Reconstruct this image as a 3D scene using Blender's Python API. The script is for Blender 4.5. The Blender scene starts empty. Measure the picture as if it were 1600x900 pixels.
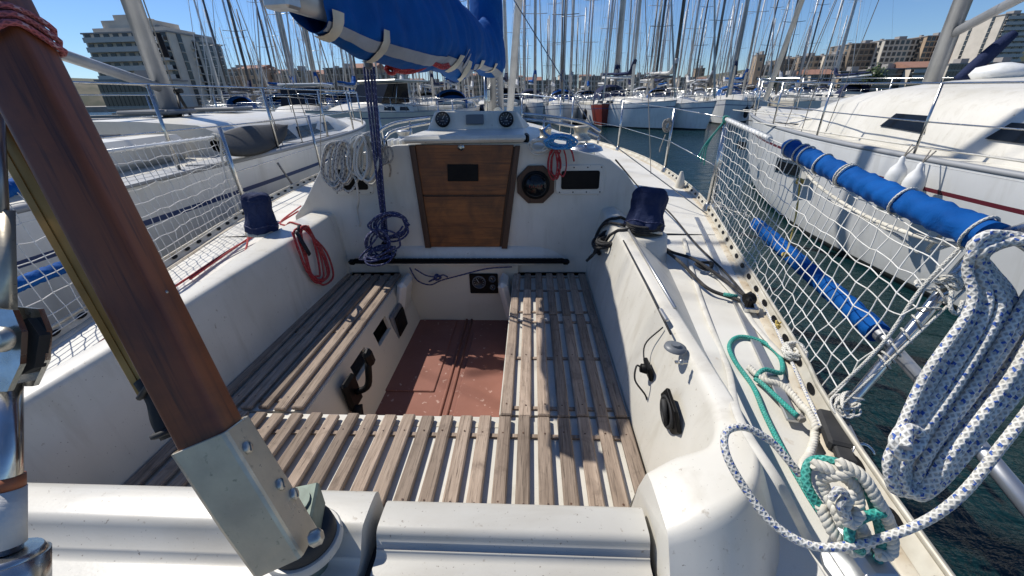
import bpy, math, random
from mathutils import Vector as V, Matrix
random.seed(7)
R_ = random.Random(11)
scn = bpy.context.scene
col = scn.collection
PI = math.pi
rad = math.radians

# ------------------------------------------------------------------ camera
F = 630.0; H = 1.75
pitch, yaw, roll = rad(25.4), rad(3.0), rad(-1.2)
fw = V((0, math.cos(pitch), -math.sin(pitch))); up = V((0, math.sin(pitch), math.cos(pitch))); rt = V((1, 0, 0))
rt, up = rt*math.cos(roll)+up*math.sin(roll), up*math.cos(roll)-rt*math.sin(roll)
Mz = Matrix.Rotation(yaw, 3, 'Z')
fw, up, rt = Mz@fw, Mz@up, Mz@rt
O = V((0, 0, H))
def ray(u, v): return fw+rt*((u-800)/F)-up*((v-450)/F)
def Z(u, v, z): d = ray(u, v); return O+d*((z-H)/d.z)
def Y(u, v, y): d = ray(u, v); return O+d*(y/d.y)
def X(u, v, x): d = ray(u, v); return O+d*(x/d.x)
def D(u, v, k): return O+ray(u, v)*k
def proj(p):
    d = V(p)-O; k = d.dot(fw); return 800+F*d.dot(rt)/k, 450-F*d.dot(up)/k
cam = bpy.data.cameras.new('camera'); co = bpy.data.objects.new('camera', cam); col.objects.link(co)
cam.sensor_width = 36; cam.lens = 36*F/1600; cam.clip_start = .02; cam.clip_end = 6000
co.matrix_world = Matrix.Translation(O) @ Matrix((rt, up, -fw)).transposed().to_4x4()
scn.camera = co

# ------------------------------------------------------------------ materials
class NT:
    def __init__(s, m):
        m.use_nodes = True; s.t = m.node_tree; s.n = s.t.nodes; s.l = s.t.links
        s.b = s.n.get('Principled BSDF')
    def new(s, ty, **k):
        x = s.n.new(ty)
        for a, b in k.items():
            if a.startswith('_'): setattr(x, a[1:], b)
        return x
    def link(s, a, b): s.l.new(a, b)
def sock(n, v):
    return n
def set_in(nt, inp, v):
    if hasattr(v, 'is_output') : nt.link(v, inp)
    elif isinstance(v, (tuple, list)) and len(v) == 3 and inp.type == 'RGBA': inp.default_value = (*v, 1)
    else: inp.default_value = v
def math_(nt, op, a, b=None, c=None):
    n = nt.new('ShaderNodeMath'); n.operation = op
    set_in(nt, n.inputs[0], a)
    if b is not None: set_in(nt, n.inputs[1], b)
    if c is not None: set_in(nt, n.inputs[2], c)
    return n.outputs[0]
def mixc(nt, f, a, b, bt='MIX'):
    n = nt.new('ShaderNodeMix'); n.data_type = 'RGBA'; n.blend_type = bt
    set_in(nt, n.inputs['Factor'], f) if False else set_in(nt, n.inputs[0], f)
    set_in(nt, n.inputs[6], a); set_in(nt, n.inputs[7], b)
    return n.outputs[2]
def coords(nt, scale=(1, 1, 1), kind='Object', rot=(0, 0, 0)):
    tc = nt.new('ShaderNodeTexCoord'); mp = nt.new('ShaderNodeMapping')
    mp.inputs['Scale'].default_value = scale; mp.inputs['Rotation'].default_value = rot
    nt.link(tc.outputs[kind], mp.inputs[0]); return mp.outputs[0]
def noise(nt, vec, scale=5, detail=4, rough=.55, dist=0):
    n = nt.new('ShaderNodeTexNoise'); nt.link(vec, n.inputs['Vector'])
    n.inputs['Scale'].default_value = scale; n.inputs['Detail'].default_value = detail
    n.inputs['Roughness'].default_value = rough; n.inputs['Distortion'].default_value = dist
    return n.outputs['Fac']
def ramp(nt, f, p0, p1, c0=0., c1=1.):
    n = nt.new('ShaderNodeMapRange'); n.inputs['From Min'].default_value = p0; n.inputs['From Max'].default_value = p1
    n.inputs['To Min'].default_value = c0; n.inputs['To Max'].default_value = c1
    nt.link(f, n.inputs['Value']); return n.outputs[0]
def bump(nt, h, strength=.2, dist=.01):
    n = nt.new('ShaderNodeBump'); n.inputs['Strength'].default_value = strength; n.inputs['Distance'].default_value = dist
    nt.link(h, n.inputs['Height']); nt.link(n.outputs[0], nt.b.inputs['Normal'])
MATS = {}
def mat(name, c, rough=.5, metal=0., c2=None, ns=6, nd=4, lo=.35, hi=.7, sc=(1, 1, 1), bs=0, bstr=.2, bd=.004, coat=0, fine=None, rvar=0, spec=.5, streak=None, fine2=None):
    m = bpy.data.materials.new(name); nt = NT(m); b = nt.b
    b.inputs['Roughness'].default_value = rough; b.inputs['Metallic'].default_value = metal
    b.inputs['Specular IOR Level'].default_value = spec
    if coat: b.inputs['Coat Weight'].default_value = coat; b.inputs['Coat Roughness'].default_value = .12
    vec = coords(nt, sc)
    if c2:
        n1 = noise(nt, vec, ns, nd); f = ramp(nt, n1, lo, hi)
        out = mixc(nt, f, c, c2)
        if fine:
            n2 = noise(nt, vec, fine[0], 3); out = mixc(nt, ramp(nt, n2, fine[1], fine[2]), out, fine[3])
        if fine2:
            n4 = noise(nt, vec, fine2[0], 2); out = mixc(nt, ramp(nt, n4, fine2[1], fine2[2], 0, .8), out, fine2[3])
        if streak:
            n3 = noise(nt, coords(nt, streak[0]), streak[1], 6, .6, .3); out = mixc(nt, ramp(nt, n3, streak[2], streak[3], 0, streak[5]), out, streak[4])
        nt.link(out, b.inputs['Base Color'])
        if rvar: nt.link(ramp(nt, n1, .3, .7, rough-rvar, rough+rvar), b.inputs['Roughness'])
    else: b.inputs['Base Color'].default_value = (*c, 1)
    if bs: bump(nt, noise(nt, vec, bs, 3), bstr, bd)
    MATS[name] = m; return m
gel = mat('gelcoat', (.65, .625, .555), .38, c2=(.53, .505, .435), ns=2.2, nd=8, lo=.42, hi=.7, bs=260, bstr=.15, bd=.0007, fine=(38, .69, .78, (.30, .25, .18)), rvar=.08, fine2=(170, .70, .76, (.20, .16, .12)), streak=((9, 9, 1.3), 1.6, .52, .78, (.38, .34, .26), .5))
gel2 = mat('gelcoat_aft', (.50, .485, .435), .36, c2=(.45, .43, .38), ns=4, nd=8, lo=.42, hi=.7, bs=160, bstr=.2, bd=.0006, fine=(55, .69, .78, (.26, .22, .17)), rvar=.08, fine2=(150, .69, .74, (.16, .13, .1)), streak=((2, 7, 2), 2.2, .5, .8, (.36, .33, .27), .55))
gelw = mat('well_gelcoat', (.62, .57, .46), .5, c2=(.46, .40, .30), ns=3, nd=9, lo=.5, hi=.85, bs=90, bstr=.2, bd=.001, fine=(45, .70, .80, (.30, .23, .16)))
deckm = mat('deck_paint', (.64, .625, .57), .6, c2=(.52, .49, .42), ns=3, nd=9, lo=.42, hi=.75, bs=420, bstr=.5, bd=.001, fine=(22, .68, .80, (.42, .34, .24)))
def gel_ribbed():
    m = bpy.data.materials.new('ribbed_gelcoat'); nt = NT(m); b = nt.b
    b.inputs['Roughness'].default_value = .4
    v = coords(nt); n = noise(nt, v, 5, 6)
    nt.link(mixc(nt, ramp(nt, n, .4, .75), (.58, .565, .51), (.46, .44, .38)), b.inputs['Base Color'])
    sx = nt.new('ShaderNodeSeparateXYZ'); nt.link(v, sx.inputs[0])
    w = math_(nt, 'SINE', math_(nt, 'MULTIPLY', sx.outputs[0], 1150.))
    w2 = math_(nt, 'SINE', math_(nt, 'MULTIPLY', sx.outputs[1], 700.))
    bump(nt, math_(nt, 'ADD', w, math_(nt, 'MULTIPLY', w2, .4)), .5, .0008); return m
ribm = gel_ribbed()
floorm = mat('floor_paint', (.215, .085, .058), .8, c2=(.25, .105, .075), ns=7, nd=8, bs=500, bstr=.5, bd=.001, fine=(30, .66, .72, (.42, .27, .22)))
def wood(name, ca, cb, cc, axis=1, rough=.75, coat=0, scale=1., knots=True, bstr=.5, blot=None, align=None):
    m = bpy.data.materials.new(name); nt = NT(m); b = nt.b
    b.inputs['Roughness'].default_value = rough
    if coat: b.inputs['Coat Weight'].default_value = coat; b.inputs['Coat Roughness'].default_value = .2
    s = [1., 1., 1.]; s[axis] = .045
    geo = nt.new('ShaderNodeNewGeometry')
    if align is not None:
        q = V(align).rotation_difference(V((0, 0, 1))).to_euler(); v0 = coords(nt, (1, 1, 1), 'Object', tuple(q))
        mp = nt.new('ShaderNodeMapping'); mp.inputs['Scale'].default_value = tuple(x*scale for x in s); nt.link(v0, mp.inputs[0]); v = mp.outputs[0]
    else: v = coords(nt, tuple(x*scale for x in s))
    ad = nt.new('ShaderNodeVectorMath'); ad.operation = 'ADD'
    cmb = nt.new('ShaderNodeCombineXYZ')
    k = math_(nt, 'MULTIPLY', geo.outputs['Random Per Island'], 37.)
    for i in range(3): nt.link(k, cmb.inputs[i])
    nt.link(v, ad.inputs[0]); nt.link(cmb.outputs[0], ad.inputs[1]); v = ad.outputs[0]
    n1 = noise(nt, v, 240, 5, .65, .3); n2 = noise(nt, v, 60, 4, .6, .8); n3 = noise(nt, coords(nt), 9, 5)
    c = mixc(nt, ramp(nt, n2, .35, .68), ca, cb)
    c = mixc(nt, ramp(nt, n1, .52, .72), c, cc)
    c = mixc(nt, ramp(nt, n3, .5, .8, 0, .55), c, cb)
    if blot:
        n5 = noise(nt, coords(nt), blot[0], 7, .62, .6); c = mixc(nt, ramp(nt, n5, blot[1], blot[2], 0, .85), c, blot[3])
    isl = ramp(nt, geo.outputs['Random Per Island'], 0, 1, .62, 1.28)
    mm = nt.new('ShaderNodeHueSaturation'); nt.link(c, mm.inputs['Color']); nt.link(isl, mm.inputs['Value'])
    nt.link(mm.outputs[0], b.inputs['Base Color'])
    bump(nt, n1, bstr, .0015); MATS[name] = m; return m
teak = wood('weathered_teak', (.38, .295, .225), (.215, .16, .118), (.07, .05, .035), 1, .85, bstr=.9, blot=(14, .55, .75, (.13, .095, .07)))
ply = wood('varnished_plywood', (.31, .105, .022), (.19, .058, .012), (.05, .016, .005), 0, .5, .08, .35, bstr=.15, blot=(7, .44, .68, (.075, .026, .008)))
trimw = wood('dark_trim_wood', (.085, .036, .016), (.05, .020, .010), (.018, .008, .004), 2, .55, .05, .6, bstr=.2)
steel = mat('stainless_steel', (.62, .62, .60), .22, 1., c2=(.45, .44, .42), ns=30, bs=80, bstr=.05, rvar=.08)
alu = mat('anodised_aluminium', (.52, .53, .53), .42, .85, c2=(.40, .40, .40), ns=12, rvar=.1)
galv = mat('worn_steel_bracket', (.56, .50, .39), .36, .5, c2=(.42, .375, .29), ns=16, nd=8, lo=.35, hi=.65, fine=(110, .64, .74, (.30, .28, .22)), rvar=.14, bs=60, bstr=.12)
mastm = mat('mast_aluminium', (.50, .51, .52), .4, .55, c2=(.36, .37, .38), ns=3)
mastw = mat('mast_white', (.72, .72, .70), .4, c2=(.6, .6, .58), ns=2)
mastd = mat('mast_dark', (.08, .085, .09), .4, .3, c2=(.13, .13, .14), ns=2)
wirem = mat('wire_rope_steel', (.30, .30, .30), .4, .8)
dark = mat('black_plastic', (.004, .004, .0045), .5, c2=(.008, .008, .008), ns=20, spec=.15)
glassd = mat('dark_glass', (.006, .007, .008), .10, spec=.35)
rubber = mat('black_rubber', (.018, .018, .018), .7, c2=(.03, .03, .03), ns=30)
bolt = mat('bolt_head', (.45, .43, .38), .35, .9)
blackface = mat('gauge_face', (.02, .02, .022), .3)
greyp = mat('grey_plastic', (.13, .14, .15), .45)
white = mat('white_plastic', (.78, .78, .76), .35, c2=(.66, .66, .62), ns=10)
ink = mat('gauge_marking', (.75, .72, .66), .5)
def canvas(name, c, c2, fold=26, scv=(1, 1, 1), bstr=.35):
    m = bpy.data.materials.new(name); nt = NT(m); b = nt.b
    b.inputs['Roughness'].default_value = .78
    b.inputs['Specular IOR Level'].default_value = .15
    v = coords(nt, scv); n = noise(nt, v, 7, 6); n2 = noise(nt, v, fold, 5, .55, 1.2)
    nt.link(mixc(nt, ramp(nt, n, .35, .7), c, c2), b.inputs['Base Color'])
    w = noise(nt, coords(nt), 900, 1)
    bump(nt, math_(nt, 'ADD', n2, math_(nt, 'MULTIPLY', w, .06)), bstr, .012); MATS[name] = m; return m
blue = canvas('blue_canvas', (.0015, .080, .31), (.0015, .060, .24), 13, bstr=.6)
navy = canvas('navy_canvas', (.014, .022, .062), (.024, .035, .085), 30, bstr=.7)
greyc = canvas('grey_webbing', (.34, .36, .40), (.25, .27, .30), 40)
cream = canvas('cream_strap', (.62, .58, .48), (.45, .41, .33), 60)
blackc = canvas('black_canvas', (.018, .02, .026), (.03, .032, .04), 20)
sailw = canvas('white_sailcloth', (.66, .65, .62), (.52, .51, .49), 14)
def rope(name, base, fleck=None, dens=1., fleck2=None, k=110, frac=.32, dirt=(.35, .32, .26), fl=36., rough=.8):
    """braided rope: u runs round the rope, v along it in metres"""
    m = bpy.data.materials.new(name); nt = NT(m); b = nt.b
    b.inputs['Roughness'].default_value = rough
    tc = nt.new('ShaderNodeTexCoord'); sp = nt.new('ShaderNodeSeparateXYZ'); nt.link(tc.outputs['UV'], sp.inputs[0])
    u, v = sp.outputs[0], sp.outputs[1]
    vk = math_(nt, 'MULTIPLY', v, float(k)); u4 = math_(nt, 'MULTIPLY', u, 4*2*PI)
    a = math_(nt, 'SINE', math_(nt, 'ADD', math_(nt, 'MULTIPLY', vk, 2*PI), u4))
    c = math_(nt, 'SINE', math_(nt, 'SUBTRACT', math_(nt, 'MULTIPLY', vk, 2*PI), u4))
    h = math_(nt, 'MAXIMUM', a, c)
    n = noise(nt, coords(nt), 22, 5)
    out = mixc(nt, ramp(nt, n, .45, .78, 0, .75), base, tuple(base[i]*.45+dirt[i]*.4 for i in range(3)))
    if fleck:
        f1 = math_(nt, 'FRACT', math_(nt, 'ADD', math_(nt, 'MULTIPLY', v, fl), math_(nt, 'MULTIPLY', u, 1.)))
        f2 = math_(nt, 'FRACT', math_(nt, 'SUBTRACT', math_(nt, 'MULTIPLY', u, 3.), math_(nt, 'MULTIPLY', v, 14.)))
        g = math_(nt, 'MULTIPLY', math_(nt, 'LESS_THAN', f1, frac), math_(nt, 'LESS_THAN', f2, .42))
        out = mixc(nt, g, out, fleck)
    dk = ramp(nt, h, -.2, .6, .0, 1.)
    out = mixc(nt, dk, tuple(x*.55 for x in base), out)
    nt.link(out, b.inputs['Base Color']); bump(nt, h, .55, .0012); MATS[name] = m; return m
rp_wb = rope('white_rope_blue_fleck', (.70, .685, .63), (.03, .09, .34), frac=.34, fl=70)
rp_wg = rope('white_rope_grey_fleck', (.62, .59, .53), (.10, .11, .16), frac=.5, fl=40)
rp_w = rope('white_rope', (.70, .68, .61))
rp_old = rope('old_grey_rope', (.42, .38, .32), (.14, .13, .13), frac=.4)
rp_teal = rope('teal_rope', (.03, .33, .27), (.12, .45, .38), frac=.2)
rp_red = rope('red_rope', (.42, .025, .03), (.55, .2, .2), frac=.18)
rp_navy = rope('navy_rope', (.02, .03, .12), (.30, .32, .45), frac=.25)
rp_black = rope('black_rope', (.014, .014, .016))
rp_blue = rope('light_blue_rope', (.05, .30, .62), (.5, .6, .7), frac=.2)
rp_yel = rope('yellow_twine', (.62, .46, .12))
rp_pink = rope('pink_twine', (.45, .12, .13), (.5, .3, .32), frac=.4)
webm = mat('flat_webbing', (.60, .58, .52), .8, c2=(.50, .48, .42), ns=30, bs=500, bstr=.3, bd=.001)
netm = mat('net_cord', (.74, .73, .69), .75, c2=(.55, .53, .48), ns=25)
twist = mat('laid_rope_fibre', (.68, .65, .57), .85, c2=(.50, .47, .39), ns=40, sc=(1, 1, 1), bs=700, bstr=.5, bd=.001)
brass = mat('bronze_tube', (.46, .27, .08), .42, .3, c2=(.34, .19, .05), ns=20)
railm = mat('toe_rail_aluminium', (.60, .57, .48), .5, .35, c2=(.42, .38, .30), ns=14, nd=7)

# ------------------------------------------------------------------ mesh builder
def cr(pts, n=8, closed=False):
    """Catmull-Rom through points"""
    P = [V(p) for p in pts]; out = []
    N = len(P)
    if N < 3 and not closed: return [P[0].lerp(P[1], i/n) for i in range(n+1)]
    rng = range(N) if closed else range(N-1)
    for i in rng:
        if closed: p0, p1, p2, p3 = P[i-1], P[i], P[(i+1) % N], P[(i+2) % N]
        else:
            p1, p2 = P[i], P[i+1]
            p0 = P[i-1] if i > 0 else p1*2-p2
            p3 = P[i+2] if i+2 < N else p2*2-p1
        for j in range(n):
            t = j/n
            out.append(.5*((2*p1)+(p2-p0)*t+(2*p0-5*p1+4*p2-p3)*t*t+(3*p1-p0-3*p2+p3)*t**3))
    if not closed: out.append(P[-1].copy())
    return out
class MB:
    def __init__(s): s.v = []; s.f = []; s.m = []; s.uv = []; s.sm = []
    def face(s, idx, m=0, uv=None, sm=False):
        s.f.append(idx); s.m.append(m); s.uv.append(uv); s.sm.append(sm)
    def add(s, pts): k = len(s.v); s.v += [tuple(p) for p in pts]; return k
    def grid(s, rows, m=0, sm=True, cu=False, cv=False, flip=False):
        n = len(rows[0]); k = s.add([p for r in rows for p in r]); R = len(rows)
        for i in range(R if cv else R-1):
            for j in range(n if cu else n-1):
                a = k+i*n+j; b = k+i*n+(j+1) % n; c = k+((i+1) % R)*n+(j+1) % n; d = k+((i+1) % R)*n+j
                mm = m(i, j) if callable(m) else m
                s.face((a, d, c, b) if flip else (a, b, c, d), mm, None, sm)
        return s
    def poly(s, pts, m=0):
        k = s.add(pts); s.face(tuple(range(k, k+len(pts))), m); return s
    def prism(s, pts, off, m=0):
        """extrude polygon pts by vector off"""
        off = V(off); n = len(pts); k = s.add(pts); s.add([V(p)+off for p in pts])
        s.face(tuple(range(k, k+n)), m); s.face(tuple(reversed(range(k+n, k+2*n))), m)
        for i in range(n):
            j = (i+1) % n; s.face((k+j, k+i, k+n+i, k+n+j), m)
        return s
    def box(s, c, d, M=None, m=0, bev=0):
        c = V(c); hx, hy, hz = d[0]/2, d[1]/2, d[2]/2
        if not bev:
            P = [V((x, y, z)) for x in (-hx, hx) for y in (-hy, hy) for z in (-hz, hz)]
            if M: P = [M@p for p in P]
            k = s.add([c+p for p in P])
            for f in ((0, 1, 3, 2), (4, 6, 7, 5), (0, 4, 5, 1), (2, 3, 7, 6), (0, 2, 6, 4), (1, 5, 7, 3)):
                s.face(tuple(k+i for i in f), m)
            return s
        b = min(bev, hx*.9, hy*.9, hz*.9)
        # chamfered box: 24 verts
        idx = {}; P = []
        for sx in (-1, 1):
            for sy in (-1, 1):
                for sz in (-1, 1):
                    for ax in range(3):
                        p = [sx*(hx-(b if ax != 0 else 0)), sy*(hy-(b if ax != 1 else 0)), sz*(hz-(b if ax != 2 else 0))]
                        idx[(sx, sy, sz, ax)] = len(P); P.append(V(p))
        if M: P = [M@p for p in P]
        k = s.add([c+p for p in P])
        def q(*a): s.face(tuple(k+idx[t] for t in a), m)
        for sg in (-1, 1):
            o = [(-1, -1), (1, -1), (1, 1), (-1, 1)]
            if sg < 0: o = o[::-1]
            q(*[(sg, a, b_, 0) for a, b_ in o]); q(*[(a, b_, sg, 2) for a, b_ in o])
            o2 = o[::-1]; q(*[(a, sg, b_, 1) for a, b_ in o2])
        for a in (-1, 1):
            for b_ in (-1, 1):
                q((a, b_, -1, 0), (a, b_, 1, 0), (a, b_, 1, 1), (a, b_, -1, 1))
                q((a, -1, b_, 0), (a, 1, b_, 0), (a, 1, b_, 2), (a, -1, b_, 2))
                q((-1, a, b_, 1), (1, a, b_, 1), (1, a, b_, 2), (-1, a, b_, 2))
        for a in (-1, 1):
            for b_ in (-1, 1):
                for c_ in (-1, 1): q((a, b_, c_, 0), (a, b_, c_, 1), (a, b_, c_, 2))
        return s
    def tube(s, pts, r, n=8, m=0, closed=False, caps=True, sq=None, up=None):
        P = [V(p) for p in pts]; N = len(P)
        if N < 2: return s
        T = []
        for i in range(N):
            a = P[i-1] if (i > 0 or closed) else P[0]; b = P[(i+1) % N] if (i < N-1 or closed) else P[-1]
            t = b-a; T.append(t.normalized() if t.length > 1e-9 else V((0, 0, 1)))
        ref = up or (V((0, 0, 1)) if abs(T[0].z) < .9 else V((1, 0, 0)))
        nrm = T[0].cross(ref).normalized(); k = len(s.v); L = 0; Ls = []
        for i in range(N):
            if i: L += (P[i]-P[i-1]).length; nrm = (nrm-T[i]*nrm.dot(T[i])).normalized()
            Ls.append(L); bn = T[i].cross(nrm)
            rr = r(i/(N-1)) if callable(r) else r
            a, b = (rr, rr) if sq is None else (rr*sq[0], rr*sq[1])
            for j in range(n):
                an = 2*PI*j/n; s.v.append(tuple(P[i]+nrm*(a*math.cos(an))+bn*(b*math.sin(an))))
        for i in range(N if closed else N-1):
            i2 = (i+1) % N; l2 = Ls[i2] if i2 > i else Ls[i]+(P[0]-P[-1]).length
            for j in range(n):
                j2 = (j+1) % n
                s.face((k+i*n+j, k+i*n+j2, k+i2*n+j2, k+i2*n+j), m, ((j/n, Ls[i]), ((j+1)/n, Ls[i]), ((j+1)/n, l2), (j/n, l2)), True)
        if caps and not closed:
            s.face(tuple(k+j for j in reversed(range(n))), m); s.face(tuple(k+(N-1)*n+j for j in range(n)), m)
        return s
    def lathe(s, prof, o, ax=(0, 0, 1), n=24, m=0, sm=True, caps=True):
        ax = V(ax).normalized(); a = ax.orthogonal().normalized(); b = ax.cross(a); o = V(o); rows = []
        for r, h in prof: rows.append([o+ax*h+a*(r*math.cos(2*PI*j/n))+b*(r*math.sin(2*PI*j/n)) for j in range(n)])
        mm = m if callable(m) else m
        s.grid(rows, m, sm, cu=True)
        if caps:
            s.poly(list(reversed(rows[0])), m(0, 0) if callable(m) else m); s.poly(rows[-1], m(len(rows)-2, 0) if callable(m) else m)
        return s
    def laid(s, pts, R, r, pitch, n=8, m=0):
        """three-strand laid rope"""
        P = [V(p) for p in pts]; L = [0]
        for i in range(1, len(P)): L.append(L[-1]+(P[i]-P[i-1]).length)
        T = [(P[min(i+1, len(P)-1)]-P[max(i-1, 0)]).normalized() for i in range(len(P))]
        nr = T[0].cross(V((0, 0, 1)) if abs(T[0].z) < .9 else V((1, 0, 0))).normalized(); fr = []
        for i in range(len(P)):
            nr = (nr-T[i]*nr.dot(T[i])).normalized(); fr.append((nr.copy(), T[i].cross(nr)))
        for q in range(3):
            s.tube([P[i]+(fr[i][0]*math.cos(L[i]/pitch*2*PI+q*2*PI/3)+fr[i][1]*math.sin(L[i]/pitch*2*PI+q*2*PI/3))*R for i in range(len(P))], r, n, m)
        return s
    def build(s, name, mats, parent=None, bev=0, auto=None, link=True):
        me = bpy.data.meshes.new(name)
        off = V((0, 0, 0))
        me.from_pydata(s.v, [], s.f)
        if not isinstance(mats, (list, tuple)): mats = [mats]
        for m in mats: me.materials.append(m)
        me.polygons.foreach_set('material_index', s.m); me.polygons.foreach_set('use_smooth', s.sm)
        if any(u is not None for u in s.uv):
            ul = me.uv_layers.new(name='uv'); k = 0; buf = []
            for f, u in zip(s.f, s.uv):
                for i in range(len(f)): buf += list(u[i]) if u else [0, 0]
            ul.data.foreach_set('uv', buf)
        me.validate(); me.update()
        o = bpy.data.objects.new(name, me); col.objects.link(o)
        if parent is not None:
            o.parent = parent
            if not parent.get('_loc'):
                w = parent; tot = V((0, 0, 0))
                while w is not None: tot += w.location; w = w.parent
                o.location = -tot
        if bev:
            md = o.modifiers.new('bevel', 'BEVEL'); md.width = bev; md.segments = 3; md.limit_method = 'ANGLE'; md.angle_limit = rad(35); md.harden_normals = False
            for p in me.polygons: p.use_smooth = True
            md2 = o.modifiers.new('wn', 'WEIGHTED_NORMAL'); md2.keep_sharp = False
        return o
def tag(o, label=None, cat=None, group=None, kind=None):
    if label: o['label'] = label
    if cat: o['category'] = cat
    if group: o['group'] = group
    if kind: o['kind'] = kind
    return o
def empty(name, loc, label, cat, group=None):
    o = bpy.data.objects.new(name, None); col.objects.link(o); o.location = V(loc); o.empty_display_size = .2
    return tag(o, label, cat, group)
def P(name, mb, m, parent, bev=0, label=None):
    o = mb.build(name, m, parent, bev)
    if label: o['label'] = label
    return o

# ------------------------------------------------------------------ light
S = V((-.70, .43, 1.0)).normalized()          # towards the sun
el = math.asin(S.z); az = math.atan2(S.x, S.y)
w = bpy.data.worlds.new('World'); scn.world = w; w.use_nodes = True
nt = w.node_tree; bg = nt.nodes['Background']; sky = nt.nodes.new('ShaderNodeTexSky'); sky.sky_type = 'NISHITA'
sky.sun_disc = False; sky.sun_elevation = el; sky.sun_rotation = az; sky.air_density = 1.0; sky.dust_density = .0; sky.ozone_density = 5.5; sky.altitude = 200
tc = nt.nodes.new('ShaderNodeTexCoord'); mp = nt.nodes.new('ShaderNodeMapping'); mp.inputs['Scale'].default_value = (1.2, 1.2, 4.5)
nz = nt.nodes.new('ShaderNodeTexNoise'); nz.inputs['Scale'].default_value = 2.3; nz.inputs['Detail'].default_value = 9; nz.inputs['Roughness'].default_value = .62; nz.inputs['Distortion'].default_value = .6
mr = nt.nodes.new('ShaderNodeMapRange'); mr.inputs['From Min'].default_value = .56; mr.inputs['From Max'].default_value = .86; mr.inputs['To Max'].default_value = .55
mx = nt.nodes.new('ShaderNodeMix'); mx.data_type = 'RGBA'; mx.inputs[7].default_value = (5.5, 6, 6.6, 1)
nt.links.new(tc.outputs['Generated'], mp.inputs[0]); nt.links.new(mp.outputs[0], nz.inputs['Vector']); nt.links.new(nz.outputs['Fac'], mr.inputs['Value'])
tn = nt.nodes.new('ShaderNodeMix'); tn.data_type = 'RGBA'; tn.blend_type = 'MULTIPLY'; tn.inputs[0].default_value = 1; tn.inputs[7].default_value = (.80, .94, 1.14, 1); nt.links.new(sky.outputs[0], tn.inputs[6])
nt.links.new(mr.outputs[0], mx.inputs[0]); nt.links.new(tn.outputs[2], mx.inputs[6]); nt.links.new(mx.outputs[2], bg.inputs[0]); bg.inputs[1].default_value = .090
sl = bpy.data.lights.new('sun', 'SUN'); sl.energy = 4.6; sl.angle = rad(.5); sl.color = (1, .95, .87)
so = bpy.data.objects.new('sun', sl); col.objects.link(so); so.rotation_euler = S.to_track_quat('Z', 'Y').to_euler()
scn.view_settings.view_transform = 'Standard'; scn.view_settings.look = 'None'; scn.view_settings.exposure = .15; scn.view_settings.gamma = 1
scn.render.resolution_x = 1024; scn.render.resolution_y = 576
# ------------------------------------------------------------------ water and land
def water_mat():
    m = bpy.data.materials.new('harbour_water'); nt = NT(m); b = nt.b
    b.inputs['Roughness'].default_value = .06; b.inputs['IOR'].default_value = 1.33
    v = coords(nt); n0 = noise(nt, v, .25, 3)
    nt.link(mixc(nt, ramp(nt, n0, .35, .65), (.004, .020, .022), (.006, .028, .034)), b.inputs['Base Color'])
    n1 = noise(nt, coords(nt, (1, 1.7, 1)), 2.2, 5, .6, .5); n2 = noise(nt, coords(nt, (1.0, 1.6, 1)), 11, 4, .55, .4)
    h = math_(nt, 'ADD', n1, math_(nt, 'MULTIPLY', n2, .22)); bump(nt, h, .75, .11); return m
wm = water_mat()
g = MB(); xs = [-3000, -300, -60, -12, 0, 12, 60, 300, 3000]
g.grid([[(x, y, 0) for x in xs] for y in (3000, 300, 60, 15, 0, -15, -60, -300)], 0, False, flip=True)
tag(g.build('water', wm), kind='structure')
quaym = mat('quay_stone', (.33, .30, .26), .85, c2=(.24, .22, .19), ns=.6, nd=8)
hillm = mat('hill_rock', (.14, .12, .08), .9, c2=(.045, .055, .03), ns=.09, nd=8, lo=.4, hi=.6)
def hill(name, pts, depth, zf=1.5):
    """pts: (x,y,z) crest line; slopes toward the water in front"""
    m = MB(); rows = []
    n = 14
    for j in range(n+1):
        t = j/n; r = []
        for i, p in enumerate(cr(pts, 8)):
            z = zf+(p.z-zf)*math.sin(t*PI/2)**.9; jx = R_.uniform(-1, 1)*.03*(p.z-zf)*math.sin(t*PI)
            r.append((p.x*(1-.0)+0, p.y-depth*(1-t), z+jx))
        rows.append(r)
    rows.append([(p.x, p.y+depth*2, p.z*.6) for p in cr(pts, 8)])
    m.grid(rows, 0, True); o = m.build(name, hillm); tag(o, kind='structure'); return o
hill('hill', [(60, 330, 3), (95, 320, 9), (150, 300, 16), (230, 290, 24), (330, 250, 30), (430, 180, 30)], 60)
hill('hill', [(-330, 150, 20), (-220, 280, 14), (-80, 400, 9), (20, 420, 8), (90, 400, 6)], 60)
q = MB(); q.box((0, 455, .2), (900, 200, 2.2)); q.box((-190, 215, .2), (180, 190, 2.3)); q.box((230, 250, .2), (260, 130, 2.4))
tag(q.build('quay', quaym), kind='structure')

# ------------------------------------------------------------------ buildings
stoneA = mat('wall_beige', (.70, .61, .49), .85, c2=(.58, .50, .40), ns=.35, nd=8)
stoneB = mat('wall_grey', (.58, .53, .45), .85, c2=(.48, .44, .37), ns=.35, nd=8)
stoneC = mat('wall_ochre', (.44, .33, .22), .85, c2=(.36, .26, .17), ns=.35, nd=8)
stoneD = mat('wall_brown', (.24, .19, .14), .85, c2=(.18, .14, .10), ns=.35, nd=8)
stoneE = mat('wall_red', (.33, .16, .12), .85, c2=(.26, .12, .09), ns=.35, nd=8)
stoneF = mat('wall_pale', (.58, .55, .50), .85, c2=(.49, .46, .41), ns=.35, nd=8)
tile = mat('roof_tile', (.33, .17, .11), .85, c2=(.25, .13, .09), ns=1.5)
flatr = mat('flat_roof', (.30, .28, .26), .9)
pane = mat('window_glass', (.035, .04, .045), .15)
balm = mat('balcony_concrete', (.50, .48, .43), .8)
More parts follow.
